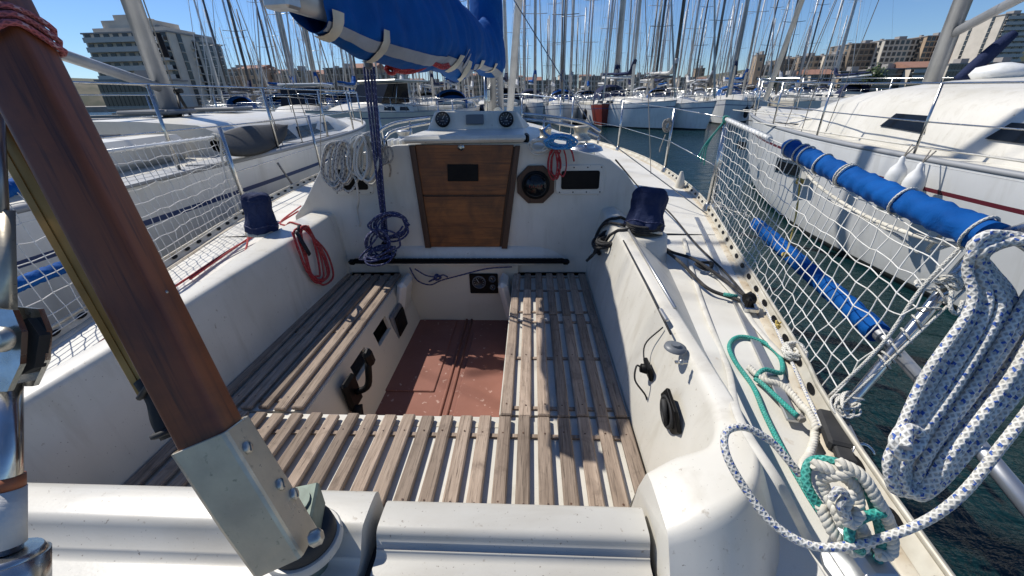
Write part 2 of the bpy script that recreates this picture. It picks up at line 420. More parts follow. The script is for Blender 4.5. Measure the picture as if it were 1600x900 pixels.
fol = mat('tree_foliage', (.045, .075, .025), .8, c2=(.075, .11, .04), ns=3)
WIN = {}
def winmesh(w, h):
    k = (round(w, 1), round(h, 1))
    if k not in WIN:
        m = MB(); m.box((0, -.06, 0), (w, .12, h), None, 0); m.box((0, -.1, -h/2-.08), (w+.25, .3, .12), None, 1)
        me_o = m.build('window', [pane, balm]); me = me_o.data; bpy.data.objects.remove(me_o); WIN[k] = me
    return WIN[k]
def building(u0, u1, vt, Dy, wallm, label, cat='building', zb=1.0, storeys=None, cols=None, roof='flat', depth=14, name='building', group=None, balc=False, maxwin=60, ww=1.1, wh=1.6, steps=None, side=0):
    a = Y(u0, vt, Dy); b = Y(u1, vt, Dy); zt = (a.z+b.z)/2; W = b.x-a.x; Hh = zt-zb; cx = (a.x+b.x)/2
    e = empty(name, (cx, Dy, zb), label, cat, group); e['_loc'] = 1
    m = MB(); m.box((0, depth/2, Hh/2), (W, depth, Hh))
    if steps:
        for q_, (x0, x1, hh) in enumerate(steps): m.box(((x0+x1-1)/2*W, depth/2+.8, Hh+hh/2-.01-q_*.01), ((x1-x0)*W, depth-2.2-q_*1.6, hh))
    P('wall', m, wallm, e)
    r = MB()
    if roof == 'tile':
        r.prism([(-W/2-.4, -.5, Hh+.003), (-W/2-.4, depth+.4, Hh+.003), (-W/2-.4, depth/2, Hh+min(2.2, W*.2))], (W+.8, 0, 0))
        P('roof', r, tile, e)
    else:
        r.box((0, depth/2, Hh+.15), (W+.5, depth+.5, .3)); r.box((W*.2, depth*.4, Hh+1.1), (W*.22, 3, 1.6)); r.box((-W*.25, depth*.5, Hh+.8), (1.2, 1.2, 1.0)); P('roof', r, flatr, e)
    st = storeys or max(1, int(Hh/3.1)); cs = cols or max(1, int(W/2.7))
    while st*cs > maxwin: cs -= 1
    me = winmesh(ww, wh)
    for i in range(st):
        for j in range(cs):
            o = bpy.data.objects.new('window', me); col.objects.link(o); o.parent = e
            o.location = ((j+.5)/cs*W-W/2, -.01, (i+.55)/st*Hh)
    sn_ = 1 if side > 0 else -1
    for i in range(st if side else 0):
        for j in range(abs(side)):
            o = bpy.data.objects.new('window', me); col.objects.link(o); o.parent = e; o.rotation_euler = (0, 0, sn_*PI/2); o.location = (sn_*(W/2+.01), (j+.5)/abs(side)*depth, (i+.55)/st*Hh)
    if balc:
        for i in range(st):
            bm = MB(); zz = (i+.12)/st*Hh
            bm.box((0, -.55, zz), (W*.94, 1.1, .16)); bm.box((0, -1.06, zz+.5), (W*.94, .06, .9)); P('balcony', bm, balm, e)
    return e
G1 = 'apartment houses along the left quay'
building(128, 262, 52, 105, stoneA, 'large stepped beige apartment block rising behind the masts at far left', 'apartment block', storeys=8, cols=11, balc=True, maxwin=72, depth=12, side=2, steps=[(.05, .9, 1.4), (.15, .75, 3.0), (.28, .5, 4.2)], ww=1.3, wh=1.7)
building(264, 306, 66, 112, stoneB, 'grey apartment block with stacked balconies just right of the large stepped block', 'apartment block', storeys=8, cols=4, balc=True, depth=9, side=3, steps=[(.1, .8, 2.0)], ww=1.4, wh=1.6)
building(150, 232, 126, 88, stoneF, 'low white building with tall windows in front of the stepped beige block', 'building', storeys=2, cols=12, ww=.8, wh=1.9, depth=10)
us = [(308, 340, 112, stoneC, 'tile'), (340, 372, 106, stoneD, 'flat'), (372, 404, 104, stoneC, 'tile'), (404, 438, 112, stoneA, 'tile'), (438, 470, 108, stoneC, 'flat'), (470, 505, 113, stoneB, 'tile'), (505, 545, 104, stoneD, 'flat'), (545, 585, 103, stoneC, 'tile'), (585, 622, 113, stoneA, 'flat')]
nm = ['ochre house with tiled roof right beside the grey balcony block', 'brown flat roofed block between two tiled ochre houses on the left quay', 'ochre tiled house, highest of the row right of the brown flat block', 'pale beige tiled house standing between two ochre ones on the left quay', 'ochre flat roofed block behind the masts left of the boom end', 'grey house with tiled roof seen under the end of the sail cover', 'long brown block with flat roof seen under the blue sail cover', 'ochre tiled block seen under the blue sail cover beside the mainsheet', 'beige flat roofed house right of the mainsheet below the sail cover']
for (a, b, vt, mm, rf), l in zip(us, nm): building(a, b, vt+3, 170+R_.uniform(-6, 14), mm, l, 'house', roof=rf, group=G1, cols=max(3, int((b-a)/8)), storeys=4, ww=1.1, wh=1.7)
us = [(625, 665, 128, stoneB, 'low grey building on the far shore below the red tie of the sail cover'), (665, 700, 131, stoneF, 'low pale building on the far shore left of the mast'), (700, 745, 127, stoneA, 'low beige building on the far shore left of the mast foot'), (800, 842, 130, stoneD, 'low dark building on the far shore just right of the forestay'), (862, 892, 128, stoneB, 'low grey block on the far shore left of the tall red block'), (910, 932, 124, stoneE, 'left half of the tall red brick block on the far shore'), (932, 955, 121, stoneE, 'higher right half of the tall red brick block on the far shore'), (986, 1010, 117, stoneD, 'dark brown tower block on the far shore beyond the white hull'), (1010, 1045, 128, stoneB, 'grey low block right of the dark brown tower block'), (1046, 1088, 126, stoneD, 'low brown block left of the slim tower on the far shore'), (1108, 1140, 128, stoneB, 'low grey block right of the slim tower on the far shore')]
for a, b, vt, mm, l in us: building(a, b, vt, 330+R_.uniform(-15, 20), mm, l, 'block', cols=max(3, int((b-a)/5)), depth=22, ww=2.0, wh=1.9)
building(1089, 1102, 107, 335, stoneC, 'slim ochre tower on the far shore behind the green wrapped stay', 'tower', storeys=6, cols=2, name='tower', depth=8)
# hillside town on the right
hs = [(1140, 1166, 128, stoneA, 250, 8, 'small beige house lowest on the right hillside'), (1166, 1190, 118, stoneB, 255, 10, 'grey house left of the stone fort tower on the hillside'),
      (1197, 1222, 106, stoneC, 250, 12, 'ochre house right of the stone fort tower on the hillside'), (1222, 1250, 97, stoneD, 246, 14, 'brown long house next up the slope from the ochre one'),
      (1250, 1290, 92, stoneC, 242, 14, 'ochre block in the middle of the right hillside town'), (1290, 1332, 90, stoneA, 238, 14, 'beige block left of the great dark wall on the hill'),
      (1332, 1384, 72, stoneD, 235, 18, 'great dark stone building high on the right hillside'), (1384, 1440, 66, stoneB, 230, 20, 'grey stone apartment slab beside the great dark building'),
      (1450, 1500, 60, stoneC, 226, 22, 'ochre slab behind the heavy grey mast of the right boat'), (1500, 1552, 56, stoneE, 220, 22, 'reddish roofed block right of the heavy grey mast'), (1552, 1600, 66, stoneA, 210, 16, 'beige block at the right edge below the tall grey tower')]
for a, b, vt, mm, dy, zb, l in hs: building(a, b, vt-4, dy, mm, l, 'building', zb=1.0, cols=max(4, int((b-a)/7)), storeys=max(5, int((150-vt)/9)), depth=16, maxwin=70, ww=1.5, wh=1.6, side=-3)
building(1184, 1197, 86, 248, stoneC, 'square stone fort tower with flat top on the right hillside', 'tower', storeys=4, cols=1, name='tower', depth=6)
building(1572, 1625, 22, 190, stoneB, 'tall grey apartment tower at the top right corner', 'tower block', storeys=14, cols=4, depth=16, maxwin=60, balc=True, side=-2)
rb = random.Random(77)
ps = 475; k_ = 0
adj = ['pale', 'tall pale', 'low pale', 'narrow', 'wide']
while ps < 1150:
    wv = rb.uniform(11, 30); vt = rb.uniform(116, 129) - (6 if ps < 620 else 0); mm = rb.choice([stoneF, stoneA, stoneC, stoneA, stoneB]); rf = rb.choice(['tile', 'flat', 'flat'])
    zone = 'left of the boom sheet' if ps < 580 else 'behind the sail cover' if ps < 780 else 'right of the forestay' if ps < 950 else 'behind the white bows'
    col_n = {'wall_pale': 'pale', 'wall_beige': 'beige', 'wall_ochre': 'ochre', 'wall_grey': 'grey'}[mm.name]
    building(ps, ps+wv, vt, 268+rb.uniform(-8, 8), mm, '%s far shore house with %s roof %s' % (col_n, 'a tiled' if rf == 'tile' else 'flat', zone), 'house', roof=rf, group='%s far shore houses with %s roofs %s' % (col_n, rf, zone), cols=max(2, int(wv/5)), storeys=4, depth=16, ww=1.5, wh=1.7)
    ps += wv*rb.uniform(.95, 1.25)
# second, lower row in front of the hill
for i, (a, b, vt, mm) in enumerate([(1215, 1262, 118, stoneF), (1268, 1310, 116, stoneA), (1314, 1362, 112, stoneC), (1370, 1420, 108, stoneF), (1425, 1478, 105, stoneA), (1484, 1540, 100, stoneB), (1546, 1610, 98, stoneC)]):
    building(a, b, vt, 180-i*3, mm, ['white quayside house lowest on the right shore', 'beige quayside house second along the right shore', 'ochre quayside house in the middle of the right shore', 'white quayside block left of the heavy grey mast', 'beige quayside block directly behind the heavy grey mast', 'grey quayside block right of the heavy grey mast', 'ochre quayside block at the right edge of the shore'][i], 'house', cols=6+i, storeys=4, balc=(i % 2 == 0), roof='tile' if i % 3 == 1 else 'flat', ww=1.2, wh=1.5)
def tree(u, v, Dy, r, label):
    c = Y(u, v, Dy); e = empty('tree', (c.x, Dy, 1.3), label, 'tree', 'trees along the far shore'); e['_loc'] = 1
    t = MB(); h = c.z-1.3; t.tube([(0, 0, 0), (.1, 0, h*.5), (0, .1, h)], lambda q: .25*(1-.6*q), 6); P('trunk', t, trimw, e)
    m = MB()
    for i in range(700):
        a = V((R_.gauss(0, 1), R_.gauss(0, 1), R_.gauss(0, .8))).normalized()*r*R_.uniform(.35, 1)*(1+.25*math.sin(i)); p = V((0, 0, h))+a
        s_ = R_.uniform(.2, .5); x = V((R_.uniform(-1, 1), R_.uniform(-1, 1), R_.uniform(-1, 1))).normalized()*s_; y = x.orthogonal().normalized()*s_
        m.poly([p-x, p+y, p+x, p-y])
    P('crown', m, fol, e)
for u, v, d_, r, l in [(1205, 128, 175, 3, 'round green tree left of the white quayside house'), (1365, 118, 165, 3.4, 'round green tree between the ochre and white quayside houses'), (1120, 132, 300, 4, 'small green tree on the far shore right of the slim tower'), (820, 133, 300, 5, 'dark green tree on the far shore right of the forestay'), (975, 133, 310, 4.5, 'green tree left of the dark brown tower block'), (1060, 134, 300, 4, 'green tree left of the slim tower')]: tree(u, v, d_, r, l)

# ------------------------------------------------------------------ boats of the harbour
hullw = mat('hull_white', (.76, .765, .75), .3, c2=(.64, .645, .63), ns=1.2, nd=7, lo=.45, hi=.8, coat=.2, streak=((6, 6, .5), 1.2, .5, .8, (.42, .40, .34), .45))
hullc = mat('hull_cream', (.70, .66, .56), .35, c2=(.58, .54, .45), ns=1.2, nd=7)
hullr = mat('hull_red', (.24, .035, .022), .4, c2=(.17, .026, .018), ns=1.5)
hullb = mat('hull_navy', (.015, .03, .09), .3, c2=(.02, .035, .08), ns=1.5)
stripe_b = mat('stripe_blue', (.02, .05, .16), .4); stripe_r = mat('stripe_maroon', (.13, .018, .03), .4)
antif = mat('antifouling', (.02, .025, .03), .8, c2=(.05, .055, .04), ns=3)
capr = mat('rail_grey', (.28, .29, .30), .5)
def hull_rows(L, B, Fb, n=22, bow_rake=.5, stern=.72, sheer=.25):
    """rows of (x,y,z) from keel to sheer for one side; origin amidships, bow +y"""
    rows = []
    for i in range(n+1):
        t = i/n; y = -L/2+L*t
        k = stern+(1-stern)*math.sin(min(1, t/.5)*PI/2) if t < .5 else math.cos((t-.5)/.5*PI/2)**.72
        hb = B/2*max(k, .004); f = Fb*(1+sheer*max(0, t-.35)**1.5*1.6)
        zs = [-.35, -.02, .07, .10, .30*f, .80*f, .83*f, f]
        ws = [.55, .86, .885, .89, .94, .985, .99, 1.0]
        # sharper at the bow
        q = max(0, (t-.6)/.4)
        r = []
        for z, w_ in zip(zs, ws):
            ww_ = w_*(1-q*(1-w_)*2.2) if w_ < 1 else 1
            yy = y-(f-z)*bow_rake*q*.6*max(0, (t-.6)/.4)
            r.append((hb*max(ww_, .02), yy, z))
        rows.append(r)
    return rows
def make_boat(name, L, B, Fb, hm, sm_, kind='sail', wins=((.1, .3), (.36, .56)), wh_=(.2, .6), rise=.12, sheer=.25, mastH=12, mastmat=None, covm=None, cover=True, dodger=None, canopy=None, genoa=True, label='', cat='sailboat', group=None, cabh=.42, loc=(0, 0, 0), rz=0, detail=1, mast_at=.08, boom_up=1.0, boom_r=.06):
    e = empty(name, loc, label, cat, group); e['_loc'] = 1; e.rotation_euler = (0, 0, rz)
    R0 = hull_rows(L, B, Fb, sheer=sheer)
    m = MB(); mm = [4, 1, 1, 0, 0, 2, 0]
    fm = lambda i, j: {0: 1, 1: 1, 2: 3, 3: 0, 4: 0, 5: 2, 6: 0}[j]
    m.grid(R0, fm, True); m.grid([[(-x, y, z) for x, y, z in r] for r in R0], fm, True, flip=True)
    s = R0[0]; m.poly([(x, y, z) for x, y, z in s]+[(-x, y, z) for x, y, z in reversed(s)], 0)
    P('hull', m, [hm, antif, sm_, white], e)
    d = MB(); shr = [r[-1] for r in R0]
    d.grid([[(x*k, y, z-.02+.05*(1-k*k)) for k in (1, .66, .33, 0, -.33, -.66, -1)] for x, y, z in shr], 0, True, flip=True)
    P('deck', d, deckm if hm is not hullw else gel, e)
    rl = MB()
    for sg in (-1, 1): rl.tube([(sg*(x-.02), y, z+.015) for x, y, z in shr], .028, 5)
    P('toe_rail', rl, capr, e)
    def hb(y): # half beam and sheer at y
        t = max(0, min(1, (y+L/2)/L)); i = min(len(shr)-2, int(t*(len(shr)-1))); a = t*(len(shr)-1)-i
        return shr[i][0]*(1-a)+shr[i+1][0]*a, shr[i][2]*(1-a)+shr[i+1][2]*a
    if kind == 'sail': y0, y1 = -.16*L, .27*L
    else: y0, y1 = -.15*L, .33*L
    ch = cabh if kind == 'sail' else cabh*1.2
    c = MB(); rows = []; prof = [(-.78, 0), (-.72, .72), (-.62, .93), (-.3, 1.06), (0, 1.1), (.3, 1.06), (.62, .93), (.72, .72), (.78, 0)]
    N = 12
    for i in range(N+1):
        t = i/N; y = y0+(y1-y0)*t; w_, z_ = hb(y); hh = ch*(1 if t < .55 else max(.02, math.cos((t-.55)/.45*PI/2)))
        rows.append([(w_*px, y, z_-.03+hh*pz) for px, pz in prof])
    c.grid(rows, 0, True, flip=True); c.poly(rows[0], 0); P('cabin', c, gel if hm is not hullc else hullc, e)
    for sg in (-1, 1):
        for a, b in wins:
            wi = MB(); h0, h1 = wh_; k0, k1 = .78-.083*h0, .78-.083*h1
            ya = y0+(y1-y0)*a; yb = y0+(y1-y0)*b
            wa, za = hb(ya); wb, zb = hb(yb)
            wi.prism([(sg*(wa*k0+.006), ya, za+ch*h0), (sg*(wb*k0+.006), yb-.05, zb+ch*h0*1.1), (sg*(wb*k1+.008), yb-.16, zb+ch*h1*.97), (sg*(wa*k1+.008), ya+.08, za+ch*h1)], (-sg*.02, 0, 0)); P('cabin_window', wi, glassd, e)
    ck = MB(); cw, cz = hb(-.32*L); ck.box((0, -.31*L, cz+.12), (cw*1.35, .27*L, .22), bev=.05); ck.box((0, -.31*L, cz+.236), (cw*.75, .24*L, .02), None, 1); P('cockpit_coaming', ck, [gel, dark], e)
    # guard rails
    gr = MB(); zt = []
    for sg in (-1, 1):
        pr = []
        for q in range(9):
            y = -L*.49+L*.94*q/8; w_, z_ = hb(y); pr.append((sg*(w_-.06), y, z_+.6)); gr.tube([(sg*(w_-.05), y, z_), pr[-1]], .014, 4)
        gr.tube(pr, .008, 4); gr.tube([(x, y, z-.3) for x, y, z in pr], .006, 4)
    w_, z_ = hb(L*.45); gr.tube(cr([(w_-.05, L*.45, z_+.6), (w_*.5, L*.49, z_+.62), (0, L*.52, z_+.62), (-w_*.5, L*.49, z_+.62), (-w_+.05, L*.45, z_+.6)], 4), .02, 5)
    w_, z_ = hb(-L*.49); gr.tube(cr([(w_-.05, -L*.44, z_+.6), (w_*.9, -L*.5, z_+.6), (0, -L*.51, z_+.6), (-w_*.9, -L*.5, z_+.6), (-w_+.05, -L*.44, z_+.6)], 4), .02, 5)
    P('guard_rail', gr, steel, e)
    if kind == 'sail':
        my = L*mast_at; w_, z_ = hb(my); zm = z_+ch; r = .055+mastH*.0025; mh = mastH
        rk = -.012*mh
        ms = MB(); ms.tube([(0, my, zm-.3), (0, my+rk, zm+mh)], r, 8, sq=(.75, 1.2)); P('mast', ms, mastmat or mastm, e)
        for k in (.42, .72) if mh > 11 else (.5,):
            sp = MB(); z1 = zm+mh*k
            for sg in (-1, 1): sp.tube([(0, my+rk*k, z1), (sg*w_*.62*(1.2-k*.4), my-.15+rk*k, z1+.06)], .022, 5)
            P('spreader', sp, mastmat or mastm, e)
        sp = MB(); sp.tube([(0, my+rk, zm+mh), (0, my+rk+.3, zm+mh+.15)], .01, 4); sp.tube([(0, my+rk, zm+mh), (0, my+rk-.05, zm+mh+.7)], .006, 4)
        P('antenna', sp, mastmat or mastm, e)
        st = MB(); top = (0, my+rk, zm+mh*.98)
        bw, bz = hb(L*.5)
        for sg in (-1, 1):
            ws = w_*.62
            k = .72 if mh > 11 else .5
            st.tube([(sg*w_*.93, my-.2, z_), (sg*ws*.95, my-.15+rk*k, zm+mh*k), top], .006, 4)
            st.tube([(sg*w_*.9, my+.3, z_), (0, my+rk*k, zm+mh*k-.3)], .005, 4); st.tube([(sg*w_*.9, my-.6, z_), (0, my+rk*k, zm+mh*k-.3)], .005, 4)
        st.tube([(0, -L*.49, hb(-L*.49)[1]), top], .006, 4); st.tube([(.05, my+.12, zm), (.04, my+rk+.1, zm+mh*.96)], .008, 4)
        P('standing_rigging', st, wirem, e)
        g2 = MB(); rr = .055 if genoa else .008
        g2.tube([(0, L*.5-.15, bz+.15), (0, my+rk+.05, zm+mh*.95)], lambda t: rr*(1-.6*t), 7); P('furled_headsail' if genoa else 'forestay', g2, (sailw if genoa else wirem), e)
        b = MB(); bl = L*.36; zb = zm+boom_up; b.tube([(0, my, zb), (0, my-bl, zb+rise)], boom_r, 8, sq=(.8, 1.2)); P('boom', b, mastmat or mastm, e)
        if cover:
            cv = MB(); cv.tube([(0, my+.05+rk*.1, zb+.9), (0, my-.12, zb+.45), (0, my-.35, zb+.24)]+[(R_.uniform(-.02, .02), my-bl*(.2+.75*i/5), zb+.19+.12*(.2+.75*i/5)+R_.uniform(-.02, .02)) for i in range(6)], lambda t: .15*(1-.45*t)*(1 if t > .04 else .6), 9, sq=(.75, 1.25)); P('sail_cover', cv, covm or blue, e)
        if dodger:
            dg = MB(); w_, z_ = hb(y0); rows = []
            for i in range(6):
                t = i/5; yy = y0-.3+t*.95; hh = ch+.75*math.sin(min(1, (1.05-t)*1.4)*PI/2)-.0*t
                rows.append([(w_*.72*math.cos(a), yy, z_+hh*abs(math.sin(a))**.55) for a in [PI*j/10 for j in range(11)]])
            dg.grid(rows, lambda i, j: 1 if (i in (3,) and 2 <= j <= 7) else 0, True); P('sprayhood', dg, [dodger, glassd], e)
    else:
        w_, z_ = hb(y0+.3); wh = MB(); zc = z_+ch
        wh.prism([(-w_*.6, y0, zc), (-w_*.6, y0+.25*L, zc), (-w_*.6, y0+.17*L, zc+.8), (-w_*.6, y0, zc+.85)], (w_*1.2, 0, 0)); P('windscreen', wh, glassd, e)
        rf = MB(); rf.box((0, y0-.02*L, zc+.95), (w_*1.5, .32*L, .09), bev=.04); rf.box((0, y0+.03*L, zc+.90), (w_*1.4, .2*L, .05)); P('hardtop', rf, canopy or hullc, e)
        fr = MB()
        for sg in (-1, 1):
            fr.tube([(sg*w_*.7, y0-.16*L, zc-.2), (sg*w_*.68, y0-.14*L, zc+.9)], .02, 5); fr.tube([(sg*w_*.7, y0+.15*L, zc-.0), (sg*w_*.64, y0+.1*L, zc+.9)], .02, 5)
        P('canopy_frame', fr, steel, e)
    return e
def copy_tree(o, parent=None):
    c = o.copy(); col.objects.link(c); c.parent = parent
    for ch in list(o.children): copy_tree(ch, c)
    return c
def fenders(e, L, B, Fb, ys, sides=(1, -1), r=.11, m=white):
    for sg in sides:
        for y in ys:
            k = MB(); t = (y+L/2)/L; kk = math.cos(max(0, (t-.5))/.5*PI/2)**.72 if t > .5 else 1
            x = sg*(B/2*kk+r*.9)
            k.lathe([(.02, -.32), (r*.7, -.28), (r, -.18), (r, .18), (r*.7, .28), (.03, .34), (.02, .4)], (x, y, Fb*.55), (0, 0, 1), 10); k.tube([(x, y, Fb*.55+.38), (x-sg*.1, y, Fb*1.05+.55)], .008, 4)
            P('fender', k, m, e)
# right-hand neighbour
B = make_boat('sailboat', 12.4, 3.9, 1.16, hullw, stripe_r, mastH=15, cover=False, genoa=True, cabh=.60, loc=(5.32, 4.2, 0), rz=.01, mast_at=.165, boom_up=.50, rise=1.75, boom_r=.05, wins=((.17, .31), (.41, .53)), wh_=(.26, .52),
    label='large white cruising yacht with a maroon stripe, moored close on the right beyond the net', cat='sailboat')
Bp = lambda x, y, z: B.matrix_basis @ V((x, y, z))
ex = MB(); ex.prism([(-1.93, -2.4, .52), (-1.93, -2.9, .52), (-1.93, -2.9, .42), (-1.93, -2.4, .42)], (-.02, 0, 0))
for a, b, z in ((1.15, 1.6, .78), (3.3, 3.55, .84)):
    xx = -1.965 if a < 2 else -1.60
    ex.prism([(xx, a, z), (xx, b, z), (xx, b, z+.13), (xx, a, z+.13)], (-.03, 0, 0))
P('hull_port', ex, glassd, B)
fb = MB()
for a, b, z in ((1.1, 1.65, .75),):
    fb.prism([(-1.962, a, z), (-1.962, b, z), (-1.962, b, z+.19), (-1.962, a, z+.19)], (-.02, 0, 0))
P('port_frame', fb, steel, B)
hw = MB()
for y, x in ((1.9, -1.25), (-.5, -1.3)): hw.box((x, y, 1.27), (.10, .20, .10), None, 0, .02); hw.tube([(x, y, 1.3), (x+.02, y+2.3, 1.26)], .008, 5)
P('jammer', hw, rubber, B)
wnd = MB()
for k in (-1.0,): wnd.lathe([(.22, 0), (.26, .05), (.22, .12), (.05, .16)], (k+1, 1.2, 1.83), n=20)
P('roof_ventilator', wnd, white, B)
hb_ = MB(); Bi = B.matrix_basis.inverted(); hb_.tube(cr([Bi @ X(1585, 52, 5.7), Bi @ X(1562, 70, 5.6), Bi @ X(1530, 98, 5.5), Bi @ X(1497, 126, 5.4)], 5), lambda t: .045+.035*math.sin(t*PI*.8), 9); P('folded_sail', hb_, navy, B)
ln = MB()
for a, b in (((-1.2, 4.9, 1.42), (-1.35, -.4, 1.33)), ((-1.0, 4.9, 1.42), (-1.2, -1.4, 1.38)), ((-1.7, 3.0, 1.3), (-1.75, -3.2, 1.22))): ln.tube([a, b], .009, 5)
P('deck_line', ln, rp_w, B)
fd = X(1396, 285, 3.22)
e = empty('fender', fd, 'white inflatable fender hanging on two cords from the rail of the right yacht', 'fender', 'fenders on the right yacht')
fd = fd+V((0, 0, -.02)); k = MB(); k.lathe([(.012, -.23), (.05, -.21), (.072, -.14), (.074, .08), (.058, .14), (.024, .19), (.02, .23), (.008, .245)], fd, n=18); P('body', k, white, e)
k = MB(); k.tube([fd+V((0, 0, .23)), fd+V((.05, .02, .34))], .006, 6); k.tube([fd+V((0, 0, .23)), fd+V((.05, -.03, .34))], .006, 6); P('cord', k, rp_old, e)
e = copy_tree(e); e.location += V((.03, -.16, -.03)); e['label'] = 'second white fender half hidden behind the nearer one on the right yacht'
# mooring lines of B to our bow seen as a V at the rail
vl = MB()
for a, b in (((1257, 203), (1228, 245)), ((1257, 203), (1277, 262)), ((1261, 203), (1240, 250))): vl.tube([Y(*a, 6.6), Y(*b, 6.3)], .008, 5)
tag(vl.build('rope', rp_black), 'dark cords hanging in a narrow V near the bow of the right yacht', 'rope')

# left-hand neighbour
A = make_boat('sailboat', 11.6, 3.3, 1.27, hullw, stripe_b, mastH=14, cover=False, genoa=False, cabh=.34, sheer=.02, boom_r=.045, loc=(-4.36, 5.75, 0), rz=.105, mast_at=-.06, boom_up=.30, rise=.95, wins=((.02, .30), (.31, .62)), wh_=(.12, .50), cat='sailboat',
    label='white yacht with long dark cabin windows, moored close behind the left net')
bd = MB()
for sg in (-1, 1):
    rows = []
    for i in range(9):
        y = -2.2+.05*i; w_ = 1.4
        rows.append([(sg*(w_+.015), y, 1.285), (sg*(w_-.02), y, 1.29)])
    bd.grid(rows, 0, False, flip=sg > 0)
P('side_deck_strip', bd, glassd, A)
for y in (-.9, .4): hm = MB(); hm.box((0, y, 1.665), (.55, .5, .05), None, 0, .015); P('deck_hatch', hm, greyp, A)
tr = MB()
for i in range(5): tr.box((1.44, -3.2+i*.9, 1.30), (.22, .8, .015))
P('side_deck_pad', tr, capr, A)
pb = MB(); rows = []
for i in range(17):
    t = i/16; y = -1.55+3.1*t; w_ = .30*math.sin(PI*min(1, max(.02, t)))**.45
    rows.append([(w_*c, y, .05*s_+.09*(2*t-1)**4) for c, s_ in [(math.cos(a), math.sin(a)) for a in [2*PI*j/12 for j in range(12)]]])
pb.grid(rows, 0, True, cu=True); pbo = pb.build('paddle_board', rubber)
pa = Y(338, 238, 3.1); pc = Y(447, 205, 4.9); dd = (pc-pa)
pbo.location = (pa+pc)/2+V((-.05, 0, 0)); pbo.rotation_mode = 'QUATERNION'; pbo.rotation_quaternion = dd.normalized().to_track_quat('Y', 'Z') @ Matrix.Rotation(rad(50), 4, 'Y').to_quaternion()
pbo.scale = (.5, dd.length/3.1, .8)
tag(pbo, 'long black board tied along the guard rail of the left yacht', 'paddle board')
# black banner between the shrouds of the left yacht
a, b, c, d = Y(212, 52, 5.6), Y(254, 50, 5.6), Y(268, 90, 5.6), Y(224, 88, 5.6)
bn = MB(); bn.grid([[a.lerp(b, i/8)+V((0, .05*math.sin(i*1.3), 0)) for i in range(9)], [d.lerp(c, i/8)+V((0, .07*math.sin(i*1.1+1), 0)) for i in range(9)]], 0, True)
e = empty('banner', d, 'small black cloth tied in front of the mast of the left yacht', 'banner'); P('cloth', bn, blackc, e)
# rough white squiggles on the banner, as in the photograph
mk = MB()
for pts in ([(238, 60), (246, 63), (240, 70), (248, 76), (242, 84)], [(243, 57), (247, 68)], [(222, 68), (232, 69)], [(246, 80), (250, 84)]):
    mk.tube([Y(u, v, 5.52) for u, v in pts], .010, 5)
P('mark', mk, white, e)
sp = MB(); sp.tube([Y(277, 145, 5.2), Y(287, 212, 4.9)], .018, 6); sp.tube([Y(277, 145, 5.2), Y(316, 212, 5.6)], .018, 6); sp.tube([Y(270, 142, 5.2), Y(284, 142, 5.2)], .03, 6)
tag(sp.build('boom_strut', rubber), 'thin black inverted V strut standing on the cabin of the left yacht', 'strut')
for i, (y, lab) in enumerate(((-1.9, 'black fender hanging on the left yacht seen low through the left net'), (-4.2, 'black fender hanging on the left yacht close to the metal tensioner'))):
    p = A.matrix_basis @ V((1.80, y, .45)); e = empty('fender', p, lab, 'fender', 'black fenders on the left yacht')
    k = MB(); k.lathe([(.03, -.42), (.12, -.38), (.16, -.25), (.16, .25), (.12, .38), (.04, .44)], p, n=16); P('body', k, rubber, e)
    k = MB(); k.tube([p+V((0, 0, .42)), p+V((-.15, 0, .75))], .01, 6); P('cord', k, rp_old, e)

# motorboats just beyond the left yacht's bow
mb1 = make_boat('motorboat', 8.5, 3.0, 1.15, hullc, stripe_b, kind='motor', cat='motorboat', cabh=.35, canopy=hullc, loc=(-7.2, 20.5, 0), rz=PI-.35, label='cream motorboat with a hard canopy, bow towards us, seen left of the mainsheet')
mb2 = make_boat('motorboat', 8.0, 2.8, 1.1, hullw, stripe_b, kind='motor', cat='motorboat', cabh=.35, canopy=hullw, loc=(-11.0, 21.0, 0), rz=PI+.25, label='white motorboat left of the cream motorboat beyond the bow of the left yacht')

# named boats across the water
G2 = 'sailboats moored across the water ahead'
def nb(u, v, L, Bm, Fb, hm, rz, label, **k):
    p = Z(u, v, 0); p += V((-math.sin(rz), math.cos(rz), 0))*(-L*.42)
    return make_boat('sailboat', L, Bm, Fb, hm, k.pop('st', stripe_b), loc=(p.x, p.y, 0), rz=rz, label=label, group=G2, **k)
nb(942, 198, 9, 3.0, 1.05, hullr, PI-.35, 'dark red hulled sailboat across the water ahead, left of two white bows', mastH=13, covm=navy)
x1 = nb(1036, 202, 9.5, 3.2, 1.15, hullw, PI+.38, 'white sailboat with a black fender at its side, broadest hull across the water ahead', mastH=14, mastmat=mastw, covm=navy, dodger=navy)
fenders(x1, 9.5, 3.2, 1.1, (-1.6, .6), (1, -1), .15, rubber)
nb(1096, 203, 9, 3.0, 1.1, hullw, PI+.28, 'white sailboat with a thin dark stripe, next right of the broad white hull', mastH=13.5, mastmat=mastd, covm=sailw)
x2 = nb(1128, 194, 8.5, 2.9, 1.1, hullw, PI-.45, 'white sailboat with two black fenders at its bow, left of the right yacht', mastH=12.5, covm=navy)
fenders(x2, 8.5, 2.9, 1.1, (1.2, 2.4), (1, -1), .12, rubber)
nb(846, 192, 8.8, 2.9, 1.1, hullw, PI+.15, 'white sailboat with blue cover right of the forestay, partly behind the cabin rails', mastH=13, covm=blue, dodger=navy)
nb(888, 190, 8.5, 2.8, 1.0, hullw, PI-.1, 'white sailboat with grey cover just left of the dark red hull', mastH=13, covm=greyc)
nb(700, 192, 9.0, 2.9, 1.1, hullw, PI+.1, 'white sailboat seen between the mainsheet and the instrument pod', mastH=14, covm=blue, dodger=blue)
